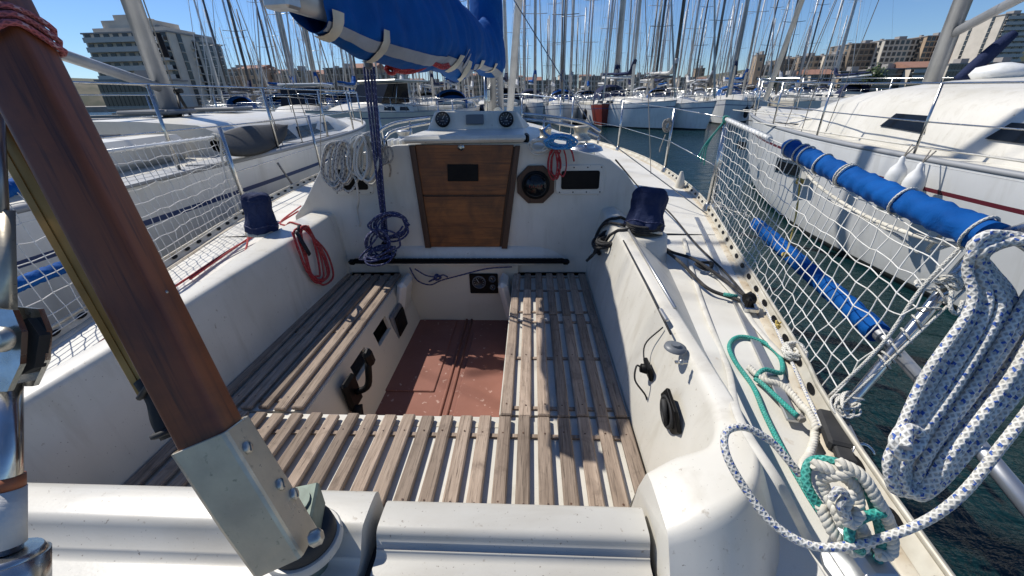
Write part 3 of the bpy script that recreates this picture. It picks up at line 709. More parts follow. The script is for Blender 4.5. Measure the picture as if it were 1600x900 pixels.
nb(655, 194, 9.0, 2.9, 1.1, hullc, PI-.2, 'cream sailboat seen just right of the cream motorboat', mastH=13.5, covm=navy)
nb(480, 205, 9.6, 3.1, 1.1, hullw, PI+.1, 'white sailboat beyond the pulpit of the left yacht', mastH=14.5, covm=blue, dodger=blue)
nb(430, 200, 9.6, 3.1, 1.1, hullw, PI-.08, 'white sailboat with blue sprayhood left of the pulpit of the left yacht', mastH=14, covm=blue, dodger=navy)
nb(765, 190, 8.8, 2.9, 1.05, hullb, PI+.05, 'navy hulled sailboat directly ahead behind the mast foot', mastH=13, covm=blue)

# the rest of the harbour: copies of six kinds
protos = []
kinds = [(9.5, 3.1, 1.1, hullw, mastm, blue, blue, 14.2, 'white sailboat with bright blue covers'), (10.5, 3.3, 1.15, hullw, mastw, navy, navy, 15.6, 'white sailboat with white mast and navy covers'),
         (8.5, 2.9, 1.0, hullc, mastd, greyc, None, 12.8, 'cream sailboat with dark mast and grey cover'), (9.0, 3.0, 1.05, hullb, mastm, sailw, None, 13.6, 'navy hulled sailboat with white sail cover'),
         (11.5, 3.5, 1.25, hullw, mastm, sailw, greyc, 17.0, 'tall masted white yacht with grey sprayhood'), (8.0, 2.8, 1.0, hullw, mastd, navy, blue, 12.0, 'small white sailboat with dark mast and blue sprayhood')]
for L, Bm, Fb, hm_, mm_, cv_, dg_, mh, lab in kinds:
    protos.append([make_boat('sailboat', L, Bm, Fb, hm_, stripe_b, mastH=mh, mastmat=mm_, covm=cv_, dodger=dg_, label=lab, cat='sailboat'), lab, False])
rr = random.Random(5)
rowsY = [(33, -26, 4, 3.7), (39, 6, 24, 3.9), (46, -36, 14, 4.0), (57, -45, 33, 4.1), (70, -54, 41, 4.6), (86, -66, 50, 5.4), (104, -78, 60, 6.4), (124, -90, 70, 7.0)]
for yi, (y0_, xa, xb, stp) in enumerate(rowsY):
    x = xa
    while x < xb:
        x += stp*rr.uniform(.85, 1.25)
        yy = y0_+rr.uniform(-1.5, 1.5); u_, v_ = proj((x, yy, 0))
        if u_ < 60 or u_ > 1420: continue
        pr = rr.choice(protos[:5] if yi > 2 else protos)
        if pr[2]: o = copy_tree(pr[0])
        else: o = pr[0]; pr[2] = True
        o.location = (x, yy, 0); o.rotation_euler = (0, rr.uniform(-.01, .01), rr.choice((0, PI))+rr.uniform(-.12, .12))
        o.scale = (1, 1, 1)
        zone = 'behind the left yacht' if u_ < 330 else 'left of the mainsheet' if u_ < 590 else 'behind the sail cover' if u_ < 790 else 'right of the forestay' if u_ < 960 else 'beyond the white bows' if u_ < 1150 else 'past the right yacht bow'
        dist = 'in near rows' if y0_ < 50 else 'in far rows'
        o['label'] = pr[1]+' '+dist+' '+zone; o['group'] = pr[1]+' '+dist+' '+zone
for pr in protos:
    if not pr[2]:
        for ch in list(pr[0].children): bpy.data.objects.remove(ch)
        bpy.data.objects.remove(pr[0])
# floating pontoon under the far rows
pt = MB()
for y in (40, 52, 64, 78, 96): pt.box((-5, y, .35), (90+y*.4, 1.6, .5))
tag(pt.build('pontoon', quaym), kind='structure')
# ------------------------------------------------------------------ our own boat
CX = -.43
own = empty('sailboat', (CX, 3, 0), 'white sailboat we stand on, with open cockpit, slatted benches and wooden companionway', 'sailboat')
railR = cr([(.58, -.35), (.69, .44), (.765, .85), (.815, 1.07), (1.03, 1.9), (1.25, 2.83), (1.36, 3.6), (1.38, 4.6), (1.27, 5.5), (1.0, 6.4), (.45, 7.7), (-.15, 8.5), (-.42, 8.75)] and
            [(.58, -.35, 0), (.69, .44, 0), (.765, .85, 0), (.83, 1.07, 0), (1.03, 1.9, 0), (1.25, 2.83, 0), (1.36, 3.6, 0), (1.38, 4.6, 0), (1.27, 5.5, 0), (1.0, 6.4, 0), (.45, 7.7, 0), (-.15, 8.5, 0), (-.42, 8.75, 0)], 6)
def shz(y): return 1.0+.05*max(0, (y-3)/2.5)**1.6
def rx(y):
    for a, b in zip(railR, railR[1:]):
        if a.y <= y <= b.y: return a.x+(b.x-a.x)*(y-a.y)/(b.y-a.y)
    return railR[0].x if y < 0 else railR[-1].x
def lx(y): return 2*CX-rx(y)
def yR(o): return [-.35+(8.75+.35)*i/60 for i in range(61)]
h = MB()
for sg in (1, -1):
    rows = []
    for y in yR(0):
        x = rx(y)-CX; z = shz(y); q = max(0, (y-5)/3.75)
        rows.append([(CX+sg*x*k, y-(z-zz)*.5*q*q, zz) for k, zz in ((.45, -.3), (.80, -.02), (.86, .10), (.95, .5), (1.0, z-.06), (1.0, z-.0))])
    h.grid(rows, lambda i, j: 1 if j < 2 else 0, True, flip=sg < 0)
h.poly([(rx(-.35), -.35, 1.0), (lx(-.35), -.35, 1.0), (lx(-.35)+.2, -.35, .0), (rx(-.35)-.2, -.35, .0)], 0)
P('hull', h, [gel, antif], own)

# ---- decks
dk = MB()
rows = []
for i in range(40):
    y = 2.3+(8.74-2.3)*i/39; rows.append([(lx(y)+(rx(y)-lx(y))*j/10, y, shz(y)+.03*(1-((j-5)/5)**2)) for j in range(11)])
dk.grid(rows, 0, True, flip=False)
P('foredeck', dk, deckm, own)
sR = [  # inner-bottom, ridge-in, ridge-out, foot (x,y) and rail y
    ((.335, 2.32), (.405, 2.32), (.475, 2.30), (.70, 2.31), 2.31, 1.165),
    ((.335, 1.95), (.412, 1.95), (.47, 1.95), (.665, 1.95), 1.95, 1.15),
    ((.335, 1.50), (.416, 1.50), (.462, 1.50), (.61, 1.50), 1.5, 1.135),
    ((.335, 1.10), (.416, 1.10), (.460, 1.10), (.555, 1.10), 1.1, 1.125),
    ((.335, .90), (.416, .88), (.460, .86), (.535, .90), .9, 1.12, .99),
    ((.335, .78), (.412, .76), (.455, .70), (.52, .70), .72, 1.12, .98),
    ((.335, .70), (.395, .67), (.435, .58), (.49, .54), .5, 1.118, .965),
    ((.32, .685), (.360, .615), (.385, .505), (.425, .435), .30, 1.112, .95),
    ((.29, .68), (.295, .605), (.305, .468), (.34, .375), .1, 1.09, .94),
    ((.24, .68), (.236, .59), (.236, .455), (.236, .37), -.1, 1.06, .935)]
def coam(sR, sg, name_c, deckname):
    c = MB(); rows = []; d = MB(); dr = []
    fine = []
    n = len(sR)
    fl = [V((a[0][0], a[0][1], 0)) for a in sR]; f1 = [V((a[1][0], a[1][1], 0)) for a in sR]; f2 = [V((a[2][0], a[2][1], 0)) for a in sR]; f3 = [V((a[3][0], a[3][1], 0)) for a in sR]; f4 = [V((a[4], a[5], 0)) for a in sR]; f5 = [V((a[6] if len(a) > 6 else 1.0, 0, 0)) for a in sR]
    A_, B_, C_, D_, E_, F_ = (cr(q, 4) for q in (fl, f1, f2, f3, f4, f5))
    for a, b, c_, d_, e_, zf_ in zip(A_, B_, C_, D_, E_, F_):
        zr = e_.y; zd = zf_.x
        def L(p, q, t): return p.lerp(q, t)
        pts = [V((a.x, a.y, .745)), V((a.x, a.y, .78))]
        i0 = V((a.x, a.y, .78)); i1 = V((b.x, b.y, zr-.012))
        pts += [i0.lerp(i1, .4)+V((sg*-.006, 0, 0)), i0.lerp(i1, .76)+V((sg*-.006, 0, 0))]
        r1 = V((b.x, b.y, zr)); r2 = V((c_.x, c_.y, zr+.006)); ft = V((d_.x, d_.y, zd))
        pts += [i0.lerp(r1, .94), i0.lerp(r1, .975)+(r2-r1)*.02, r1+(r2-r1)*.10-V((0, 0, .003)), r1+(r2-r1)*.2, r1+(r2-r1)*.5, r1+(r2-r1)*.86, r1+(r2-r1)*.95-V((0, 0, .0015)), r2+(ft-r2)*.05-V((0, 0, .001)), r2+(ft-r2)*.14, r2+(ft-r2)*.5+V((0, 0, .002)), r2+(ft-r2)*.88, ft+(ft-r2)*.03+V((0, 0, .003))]
        rows.append(pts)
        dr.append([ft, V((rx(e_.x)-.02 if sg > 0 else lx(e_.x)+.02, e_.x, zd))])
    c.grid(rows, 0, True, flip=sg < 0)
    if sg > 0: c.poly(rows[-1]+[V((.236, rows[-1][-1].y, .74))])
    P(name_c, c, gel, own)
    rr_ = []
    for a, b in dr: rr_.append([a.lerp(b, t/6)+V((0, 0, .0)) for t in range(7)])
    d.grid(rr_, 0, True, flip=sg < 0); P(deckname, d, deckm, own)
coam(sR, 1, 'coaming', 'side_deck')
sL = [((-1.14, 2.32), (-1.17, 2.32), (-1.30, 2.30), (-1.52, 2.31), 2.31, 1.15),
      ((-1.145, 1.95), (-1.175, 1.95), (-1.33, 1.95), (-1.52, 1.95), 1.95, 1.14),
      ((-1.15, 1.70), (-1.182, 1.70), (-1.31, 1.70), (-1.48, 1.70), 1.7, 1.135),
      ((-1.155, 1.40), (-1.19, 1.40), (-1.27, 1.40), (-1.43, 1.40), 1.4, 1.13),
      ((-1.16, 1.0), (-1.195, 1.0), (-1.265, 1.0), (-1.38, 1.0), 1.0, 1.12),
      ((-1.165, .70), (-1.20, .70), (-1.27, .70), (-1.36, .70), .7, 1.12),
      ((-1.17, .45), (-1.20, .45), (-1.27, .40), (-1.34, .40), .4, 1.12),
      ((-1.17, .10), (-1.20, .10), (-1.27, .10), (-1.34, .10), .1, 1.12)]
coam(sL, -1, 'coaming', 'side_deck')
# aft deck: rear ledge, locker lid, lower ribbed surface
ad = MB(); ad.box((CX, .05, .86), (2.0, .78, .10)); P('aft_deck', ad, gel2, own)
def ledge(x0, x1, prof, name, m, endcap=True):
    b = MB(); n = 8; rows = [[(x0+(x1-x0)*i/n, y, z) for i in range(n+1)] for y, z in prof]
    b.grid(rows, (lambda i, j: 1 if i >= len(prof)-2 and isinstance(m, list) else 0), True)
    if endcap:
        for x in (x0, x1): b.poly([(x, y, z) for y, z in prof]+[(x, prof[-1][0], .86), (x, prof[0][0], .74)], 0)
    P(name, b, m, own)
arc = lambda cy, cz, r, a0, a1, n=5: [(cy+r*math.cos(rad(a0+(a1-a0)*i/n)), cz+r*math.sin(rad(a0+(a1-a0)*i/n))) for i in range(n+1)]
yl = Z(800, 787, 1.0).y
pf = [(yl+.045, .76)]+[(yl+.012, .93)]+arc(yl-.012, .985, .018, 10, 90)+[(yl-.03, 1.004)]+arc(yl-.055, .988, .016, 90, 172)+[(yl-.080, .968)]+arc(yl-.095, .972, .014, -10, -90)+[(yl-.13, .956), (yl-.32, .935), (yl-.60, .925)]
ledge(-.296, .222, pf, 'locker_lid', [gel2, ribm])
pf2 = [(yl+.045, .76), (yl+.018, .95)]+arc(yl-.008, 1.0, .022, 10, 90)+[(yl-.03, 1.023)]+arc(yl-.060, 1.0, .022, 90, 150)+[(yl-.10, .978)]+arc(yl-.12, .985, .02, -20, -90)+[(yl-.16, .962), (yl-.20, .958)]+arc(yl-.215, .942, .016, 90, 150)+[(yl-.28, .935), (yl-.6, .92)]
ledge(-1.30, -.318, pf2, 'aft_coaming', gel2)
sm = MB(); sm.box((-.307, yl-.1, .86), (.025, .30, .13)); sm.box((.227, yl-.1, .86), (.018, .30, .13)); P('locker_seam', sm, rubber, own)

# ---- cockpit well
zf, zb = .445, .755
xa, xb, ya, yb = -.735, -.128, 1.03, 2.24
fl_ = MB(); fl_.box(((xa+xb)/2, 1.35, zf-.02), (xb-xa+.35, 2.1, .04)); P('cockpit_floor', fl_, floorm, own)
rd = MB(); xm = -.40
for x in (xm-.016, xm+.016): rd.tube([(x, .5, zf+.002), (x, 2.3, zf+.002)], .009, 6)
rd.box((xm+.18, 1.55, zf+.006), (.26, 1.1, .012), None, 0, .005); rd.box((xm-.2, 1.9, zf+.004), (.25, .7, .008), None, 0, .004)
P('floor_hatch', rd, floorm, own)
W = MB()
W.prism([(xa-.08, yb+.02, .835), (xb+.05, yb+.02, .835), (xb+.03, yb+.02, zf-.02), (xa-.055, yb+.02, zf-.02)], (0, .03, 0))
P('well_front', W, gelw, own)
# left wall with two open slots, a hatch below
def wallx(x0, x1, name):
    # x at bench height / at floor
    b = MB()
    yy = [.70, 1.40, 1.56, 1.68, 1.86, 2.255]
    def P3(y, t): return V((x0+(x1-x0)*t, y, zb-.004+(zf-zb)*t))
    cuts = {1: (.16, .40), 3: (.16, .42)}
    for i in range(len(yy)-1):
        ys = (yy[i], yy[i+1])
        segs = [(0, cuts[i][0]), (cuts[i][1], 1)] if i in cuts and name == 'left' else [(0, 1)]
        for t0, t1 in segs:
            q = [P3(ys[0], t0), P3(ys[1], t0), P3(ys[1], t1), P3(ys[0], t1)]
            b.prism(q, (-.02 if name == 'left' else .02, 0, 0))
    return b
P('well_side', wallx(-.797, xa+.02, 'left'), gelw, own)
P('well_side', wallx(-.105, xb, 'right'), gelw, own)
aw = MB(); aw.box((CX, 1.02, (zf+zb)/2), (.72, .02, zb-zf)); P('well_aft', aw, gelw, own)
# bench tops
bt = MB(); bt.box((-.98, 1.67, zb-.012), (.36, 1.20, .024))
P('bench', bt, gel, own)
bt = MB(); bt.box((.115, 1.67, zb-.012), (.45, 1.20, .024)); P('bench', bt, gel, own)
bt = MB(); bt.box((-.43, .86, zb-.014), (1.52, .40, .024)); P('bench', bt, gel, own)
under = MB(); under.box((-1.0, 1.5, zf), (.40, 1.7, .02)); P('locker_bottom', under, gelw, own)
# rounded bench corners at the forward end of the well
for x, sg, nm_ in ((-.80, 1, 'bench_corner'), (-.105, -1, 'bench_corner')):
    b = MB(); b.box((x+sg*.035, 2.14, .675), (.055, .18, .25), Matrix.Rotation(sg*.22, 3, 'Y'), 0, .022); P(nm_, b, gel, own)
# square hatch in the left wall
b = MB(); M_ = Matrix.Rotation(-.12, 3, 'Y'); b.box((xa-.022, 1.98, .595), (.02, .20, .17), M_, 0, .009); P('locker_hatch', b, greyp, own)
b2 = MB(); b2.box((xa-.010, 1.98, .595), (.012, .145, .12), M_, 0, .005); P('hatch_pane', b2, dark, own)
# throttle lever
b = MB(); p = Y(545, 575, 1.42); p = V((-.745, 1.30, .65))
b.box(p, (.03, .10, .14), M_, 0, .012); b.tube(cr([p+V((.02, 0, .0)), p+V((.07, .01, .03)), p+V((.08, .03, .13))], 5), .014, 8); b.box(p+V((.085, .035, .15)), (.035, .05, .085), Matrix.Rotation(.3, 3, 'X'), 0, .014)
b.tube(cr([p+V((.02, -.02, -.05)), p+V((.04, -.08, -.12)), p+V((.05, -.14, -.15))], 5), .022, 8)
P('throttle_lever', b, dark, own)
# sill step between bulkhead and well
b = MB(); rows = []
for y, z in ((2.30, .94), (2.285, .93), (2.27, .905), (2.262, .885), (2.252, .860), (2.245, .845), (2.244, .836), (2.25, .828)): rows.append([(x, y+.03*((x-CX)/.5)**4*.6, z) for x in [-1.14+(1.46)*i/24 for i in range(25)]])
b.grid(rows, 0, True, flip=True); P('bridge_sill', b, gel, own)

# ---- slatted gratings (loose, lie on the benches)
def grating(name, label, xs, y0, y1, cleats, w=.0415, ys=None, jit=.006, parts=None):
    e = empty(name, ((xs[0]+xs[-1])/2, (y0+y1)/2, zb), label, 'grating', 'teak gratings on the cockpit benches')
    b = MB()
    for i, x in enumerate(xs):
        a, c = y0+R_.uniform(-jit, jit), y1+R_.uniform(-jit, jit)
        cuts = [a]+[q+R_.uniform(-.004, .004) for q in (ys or [])]+[c]
        for k in range(len(cuts)-1):
            A0, A1 = cuts[k]+.0015, cuts[k+1]-.0015; th = .0165; n = 6
            zz = zb+.0125+R_.uniform(-.0010, .0012); yaw_ = R_.uniform(-.002, .002)
            b.box((x+R_.uniform(-.0012, .0012), (A0+A1)/2, zz), (w+R_.uniform(-.0025, .0015), A1-A0, th), Matrix.Rotation(yaw_, 3, 'Z'), 0, .004)
    P('slats', b, teak, e)
    sc = MB()
    for x in xs:
        for yc in cleats:
            for dx in (0,): sc.lathe([(.0030, 0), (.0028, .0006)], (x+dx+R_.uniform(-.004, .004), yc+R_.uniform(-.004, .004), zb+.0216), n=8)
    P('screw_plug', sc, trimw, e)
    cl = MB()
    for yc in cleats: cl.box(((xs[0]+xs[-1])/2, yc, zb+.003), (xs[-1]-xs[0]+w*.8, .014, .007))
    P('cleat', cl, teak, e)
    return e
sp_ = .0650
grating('grating', 'weathered slatted grating on the left bench, its outer slats in shade', [-1.135+sp_*.955*i for i in range(6)], 1.065, 2.255, (1.12, 1.6, 2.2), ys=None)
grating('grating', 'weathered slatted grating on the right bench, four slats crossed by narrow joints', [-.085+sp_*i for i in range(7)], 1.05, 1.745, (1.10, 1.4, 1.70))
grating('grating', 'short grey slatted grating at the forward end of the right bench', [-.085+sp_*i for i in range(7)], 1.752, 2.265, (1.80, 2.05, 2.235), ys=[2.03])
grating('grating', 'wide slatted grating across the rear bench nearest to us', [-1.135+sp_*1.0073*i for i in range(23)], .655, 1.045, (.72, .97))

# ---- cabin
cb = MB(); rows = []
for i in range(15):
    t = i/14; y = 2.31+3.4*t; ht = .86-.30*t**1.7; hf = 1.12-.32*t**1.5; hgt = 1.43-.0*t-(.38*max(0, (t-.8)/.2)**2); zd = shz(y)
    k_ = lambda k: k if k > 0 else k*.86
    rows.append([(CX+k_(k)*hf, y, zd) if s_ == 0 else (CX+k_(k)*ht*s_, y, hgt+.105*(1-s_**2)-.02) for k, s_ in ((1, 0), (1, 1.04), (1, .96), (1, .6), (1, .3), (1, .001), (-1, .3), (-1, .6), (-1, .96), (-1, 1.04), (-1, 0))])
cb.grid(rows, 0, True, flip=True); P('cabin_top', cb, gel, own)
bk = [(-1.42, 1.0), (-1.41, 1.13), (-1.34, 1.20), (-1.175, 1.425), (-1.13, 1.452), (-1.02, 1.47), (-.74, 1.522), (-.06, 1.527), (.20, 1.49), (.36, 1.452), (.43, 1.43), (.52, 1.36), (.62, 1.235), (.74, 1.0), (.36, .76), (-1.16, .76)]
b = MB(); b.prism([(x, 2.300, z) for x, z in bk], (0, .03, 0)); P('bulkhead', b, gel, own, .008)
# companionway boards
def cq(u, v): p = Y(u, v, 2.30); return p.x, p.z
yq = 2.30
def panel(pts, y, th, m, name, bev=.003, par=None):
    b = MB(); b.prism([(cq(*p)[0], y-th, cq(*p)[1]) for p in pts], (0, th, 0)); return P(name, b, m, par or own, bev)
dr_ = panel([(648, 229), (806, 229), (790, 386), (668, 386)], 2.299, .006, trimw, 'companionway_frame')
d1 = panel([(650, 226), (803, 226), (790.5, 303), (660, 303)], 2.292, .010, ply, 'companionway_board')
d2 = panel([(660, 306), (790, 306), (781, 384), (671, 384)], 2.293, .010, ply, 'companionway_board')
panel([(641, 227), (650, 227), (675, 385), (666, 385)], 2.291, .022, trimw, 'side_trim')
panel([(805, 227), (813, 227), (793, 386), (784, 386)], 2.291, .022, trimw, 'side_trim')
panel([(700, 256), (748, 256), (748, 282), (701, 282)], 2.281, .008, dark, 'vent', par=d1)
b = MB(); c_ = Y(720.5, 230, 2.276); b.lathe([(.019, 0), (.018, .006), (.008, .007), (.007, .012)], c_, (0, -1, 0), 16); P('lock', b, steel, d1)
# hatch slab and instrument pod
b = MB(); b.box((-.36, 2.52, 1.548), (.66, .52, .036), None, 0, .014); P('sliding_hatch', b, gel, own)
b = MB()
p0, p1 = Y(668, 206, 2.78), Y(819, 206, 2.78); q0, q1 = Y(681, 173, 2.83), Y(807, 173, 2.83)
zb0 = 1.555
b.prism([(p0.x, 2.76, zb0), (p1.x, 2.76, zb0), (p1.x+.02, 3.1, zb0), (p0.x-.02, 3.1, zb0)], (0, 0, .001))
b2 = MB(); k = b2.add([(p0.x, 2.76, zb0), (p1.x, 2.76, zb0), (q1.x, 2.80, q1.z), (q0.x, 2.80, q0.z), (p0.x-.04, 3.15, zb0), (p1.x+.04, 3.15, zb0), (q1.x, 2.95, q1.z-.01), (q0.x, 2.95, q0.z-.01)])
for f in ((0, 1, 2, 3), (1, 5, 6, 2), (5, 4, 7, 6), (4, 0, 3, 7), (3, 2, 6, 7), (0, 4, 5, 1)): b2.face(tuple(k+i for i in f))
pod = P('instrument_pod', b2, gel, own, .012)
nrm = V((0, -1, .35)).normalized()
b = MB(); b.box(((p0.x+p1.x)/2, 2.77, zb0+.004), (p1.x-p0.x-.05, .05, .012)); P('pod_gasket', b, dark, pod)
for u in (692, 791):
    c_ = Y(u, 187, 2.772); b = MB(); b.lathe([(.047, 0), (.047, .012), (.041, .016), (.040, .013), (.0, .012)], c_, nrm, 28, m=lambda i, j: 0 if i < 2 else 1)
    g_ = P('instrument', b, [dark, blackface], pod)
    t = MB(); ax = V((1, 0, 0)); ay = nrm.cross(ax)
    ay = -ay if ay.z < 0 else ay
    for a in range(12):
        d_ = ax*math.sin(a*PI/6)+ay*math.cos(a*PI/6); t.tube([c_+nrm*.0145+d_*.029, c_+nrm*.0145+d_*.036], .0011, 4)
    t.tube([c_+nrm*.016, c_+nrm*.016+(ax*.5+ay*.8)*.026], .0014, 4); t.tube([c_+nrm*.015-ax*.012-ay*.012, c_+nrm*.015+ax*.012-ay*.012], .001, 4); P('dial', t, ink, g_)
c_ = Y(742, 187, 2.772); b = MB(); b.box(c_+nrm*.004, (.115, .012, .062), Matrix.Rotation(-.33, 3, 'X'), 0, .005); P('display', b, greyp, pod)
b = MB(); b.box(V((p1.x+.01, 2.42, 1.535)), (.05, .14, .05), None, 0, .012); P('hatch_stop', b, dark, own)
# compass
cc = Y(837, 288, 2.3); b = MB(); rr0 = .112
b.prism([cc+V((rr0*math.cos(rad(22.5+45*i)), -.02, rr0*math.sin(rad(22.5+45*i)))) for i in range(8)], (0, .022, 0)); cmp_ = P('compass', b, trimw, own, .004)
b = MB(); b.lathe([(.078, 0), (.076, .012), (.066, .014)], cc+V((0, -.02, 0)), (0, -1, 0), 32, caps=False); P('bezel', b, dark, cmp_)
b = MB(); b.lathe([(.067*math.cos(a), .008+.05*math.sin(a)) for a in [i*PI/2/8 for i in range(9)]], cc+V((0, -.02, 0)), (0, -1, 0), 32); P('dome', b, glassd, cmp_)
b = MB()
for i in range(-3, 4): b.tube([cc+V((i*.011, -.082+abs(i)*.003, -.004)), cc+V((i*.011, -.083+abs(i)*.003, .004+(.008 if i % 2 else 0)))], .0013, 4)
P('compass_card', b, rp_red, cmp_)
# round-cornered portlights
def rrect(cx, cz, w, h, r, y, n=4):
    o = []
    for sx, sz, a0 in ((1, 1, 0), (-1, 1, 90), (-1, -1, 180), (1, -1, 270)):
        for i in range(n+1):
            a = rad(a0+90*i/n); o.append((cx+sx*(w/2-r)+r*math.cos(a), y, cz+sz*(h/2-r)+r*math.sin(a)))
    return o
def portlight(ua, va, ub, vb):
    a, b_ = Y(ua, va, 2.3), Y(ub, vb, 2.3); cx, cz, w_, h_ = (a.x+b_.x)/2, (a.z+b_.z)/2, abs(b_.x-a.x), abs(a.z-b_.z)
    b = MB(); b.prism(rrect(cx, cz, w_, h_, .03, 2.292), (0, .010, 0)); f = P('portlight', b, gel, own, .003)
    b = MB(); b.prism(rrect(cx, cz, w_-.06, h_-.06, .012, 2.289), (0, .006, 0)); P('pane', b, dark, f)
    b = MB()
    for sx in (-.45, -.15, .15, .45):
        for sz in (-1, 1): b.lathe([(.004, 0), (.003, .002)], (cx+sx*(w_-.02), 2.292, cz+sz*(h_/2-.013)), (0, -1, 0), 8)
    P('screw', b, dark, f)
portlight(869, 258, 943, 303); portlight(513, 256, 586, 304)
# engine panel, knob
pc = V((-.275, 2.345, .655)); pc = Y(756, 443, yb+.012)
b = MB(); b.box(pc, (.175, .012, .135), None, 0, .006); ep = P('engine_panel', b, dark, own)
for dx, dz, r in ((-.028, .012, .042), (.055, .034, .022), (.055, -.022, .018)):
    b = MB(); b.lathe([(r, 0), (r, .006), (r*.85, .008), (r*.84, .006), (0, .006)], pc+V((dx, -.006, dz)), (0, -1, 0), 24, m=lambda i, j: 0 if i < 2 else 1); g_ = P('gauge', b, [greyp, blackface], ep)
    t = MB()
    for a in range(9):
        an = rad(-120+30*a); t.tube([pc+V((dx+r*.6*math.sin(an), -.0135, dz+r*.6*math.cos(an))), pc+V((dx+r*.75*math.sin(an), -.0135, dz+r*.75*math.cos(an)))], .0009, 4)
    t.tube([pc+V((dx, -.014, dz)), pc+V((dx-r*.3, -.014, dz+r*.5))], .0012, 4); P('dial', t, ink, g_)
b = MB(); b.lathe([(.014, 0), (.012, .012)], Y(784, 450, yb+.015), (0, -1, 0), 14); P('knob', b, dark, own)
# right coaming fittings
def on_coam(u, v): return Z(u, v, 1.0)
def coamR(y, z): return .333+(.414-.335)*(z-.78)/.34-.006
def onX(u, v):
    x = .37
    for _ in range(6): p = X(u, v, x); x = coamR(p.y, p.z)
    return p
Nx = V((-.97, 0, .23)).normalized()
M2 = Matrix.Rotation(-.23, 3, 'Y')
c_ = onX(1050, 645); b = MB()
b.prism([c_+Vv for Vv in (V((.002, .075, .0)), V((-.008, .02, .065)), V((-.008, -.055, .05)), V((.002, -.075, -.0)), V((.008, -.02, -.065)), V((.008, .055, -.05)))], Nx*.012); pf_ = P('socket_plate', b, dark, own, .004)
b = MB(); b.tube([c_+Nx*.014+V((.004*0, math.cos(a)*.042, math.sin(a)*.038)) for a in [2*PI*i/20 for i in range(20)]], .006, 6, closed=True); b.tube([c_+Nx*.016+V((0, -.02, -.028)), c_+Nx*.022+V((0, .015, .028))], .008, 6); P('socket_cover', b, rubber, pf_)
c_ = onX(1017, 578); b = MB(); b.box(c_+Nx*.008, (.014, .065, .05), M2, 0, .004); b.lathe([(.016, 0), (.014, .018), (.006, .02)], c_+Nx*.014, Nx, 12); so_ = P('plug_socket', b, dark, own)
b = MB(); b.tube(cr([c_+Nx*.03, c_+Nx*.05+V((0, -.01, .01)), c_+Nx*.055+V((0, -.03, -.03)), c_+Nx*.02+V((0, -.04, -.07)), c_+Nx*.01+V((0, -.045, -.10))], 6), .003, 5)
b.tube(cr([c_+Nx*.02, c_+Nx*.01+V((0, .06, .05)), c_+Nx*-.0+V((.03, .04, .13))], 6), .0025, 5); P('cable', b, rubber, so_)
c_ = Z(1055, 544, 1.128); b = MB(); b.lathe([(.030, 0), (.028, .008), (.01, .010)], c_+V((0, 0, -.002)), (.1, 0, 1), 18); b.lathe([(.013, .006), (.012, .014)], c_, (0, 0, 1), 12)
f_ = P('deck_socket', b, greyp, own)
c_ = Z(1064, 567, 1.125); b = MB(); b.lathe([(.008, 0), (.007, .006), (.002, .01)], c_, (0, 0, 1), 8); b.box(c_+V((0, 0, .002)), (.03, .01, .004)); P('hasp', b, bolt, own)
# dark seam line on top of right coaming
b = MB(); b.tube([Z(974, 376, 1.152)+V((0, 0, .0)), Z(1010, 445, 1.142), Z(1048, 522, 1.128)], .0035, 5); P('coaming_seam', b, rubber, own)
b = MB(); b.tube([V((.470, 1.95, 1.159)), V((.463, 1.5, 1.144)), V((.458, 1.15, 1.132))], .006, 6); b.box(Z(1037, 492, 1.14), (.012, .07, .012), None, 0, .003); P('coaming_track', b, alu, own)

# ---- toe rails with slots (perforated aluminium)
for sg, f in ((1, rx), (-1, lx)):
    b = MB(); y = -.3
    lo_, hi_, mid = [], [], []
    while y < 8.6:
        x = f(y)-sg*.012; z = shz(y); lo_.append((x, y, z+.006)); hi_.append((x, y, z+.040)); y += .08
    b.tube(lo_, .006, 6, sq=(1, 1.6)); b.tube(hi_, .006, 6, sq=(1, 1.3))
    y = -.3; i = 0
    while y < 8.5:
        y2 = min(y+.062, 8.6)
        b.prism([(f(y)-sg*.012, y, shz(y)+.004), (f(y2)-sg*.012, y2, shz(y2)+.004), (f(y2)-sg*.012, y2, shz(y2)+.042), (f(y)-sg*.012, y, shz(y)+.042)], (sg*.005, 0, 0)); y += .105
    b2 = MB(); q = []
    yy = -.3
    P('toe_rail', b, railm, own)
    b = MB(); rows = []
    for j in range(80):
        y = -.32+9.0*j/79; rows.append([(f(y)-sg*.060, y, shz(y)+.001), (f(y)-sg*.056, y, shz(y)+.005), (f(y)-sg*.002, y, shz(y)+.005), (f(y)+sg*.003, y, shz(y)-.03)])
    b.grid(rows, 0, True, flip=sg < 0); P('deck_edge', b, mat('stained_deck_edge', (.58, .54, .44), .6, c2=(.42, .34, .23), ns=9, nd=8, fine=(30, .6, .75, (.22, .15, .09))) if sg > 0 else MATS['stained_deck_edge'], own)
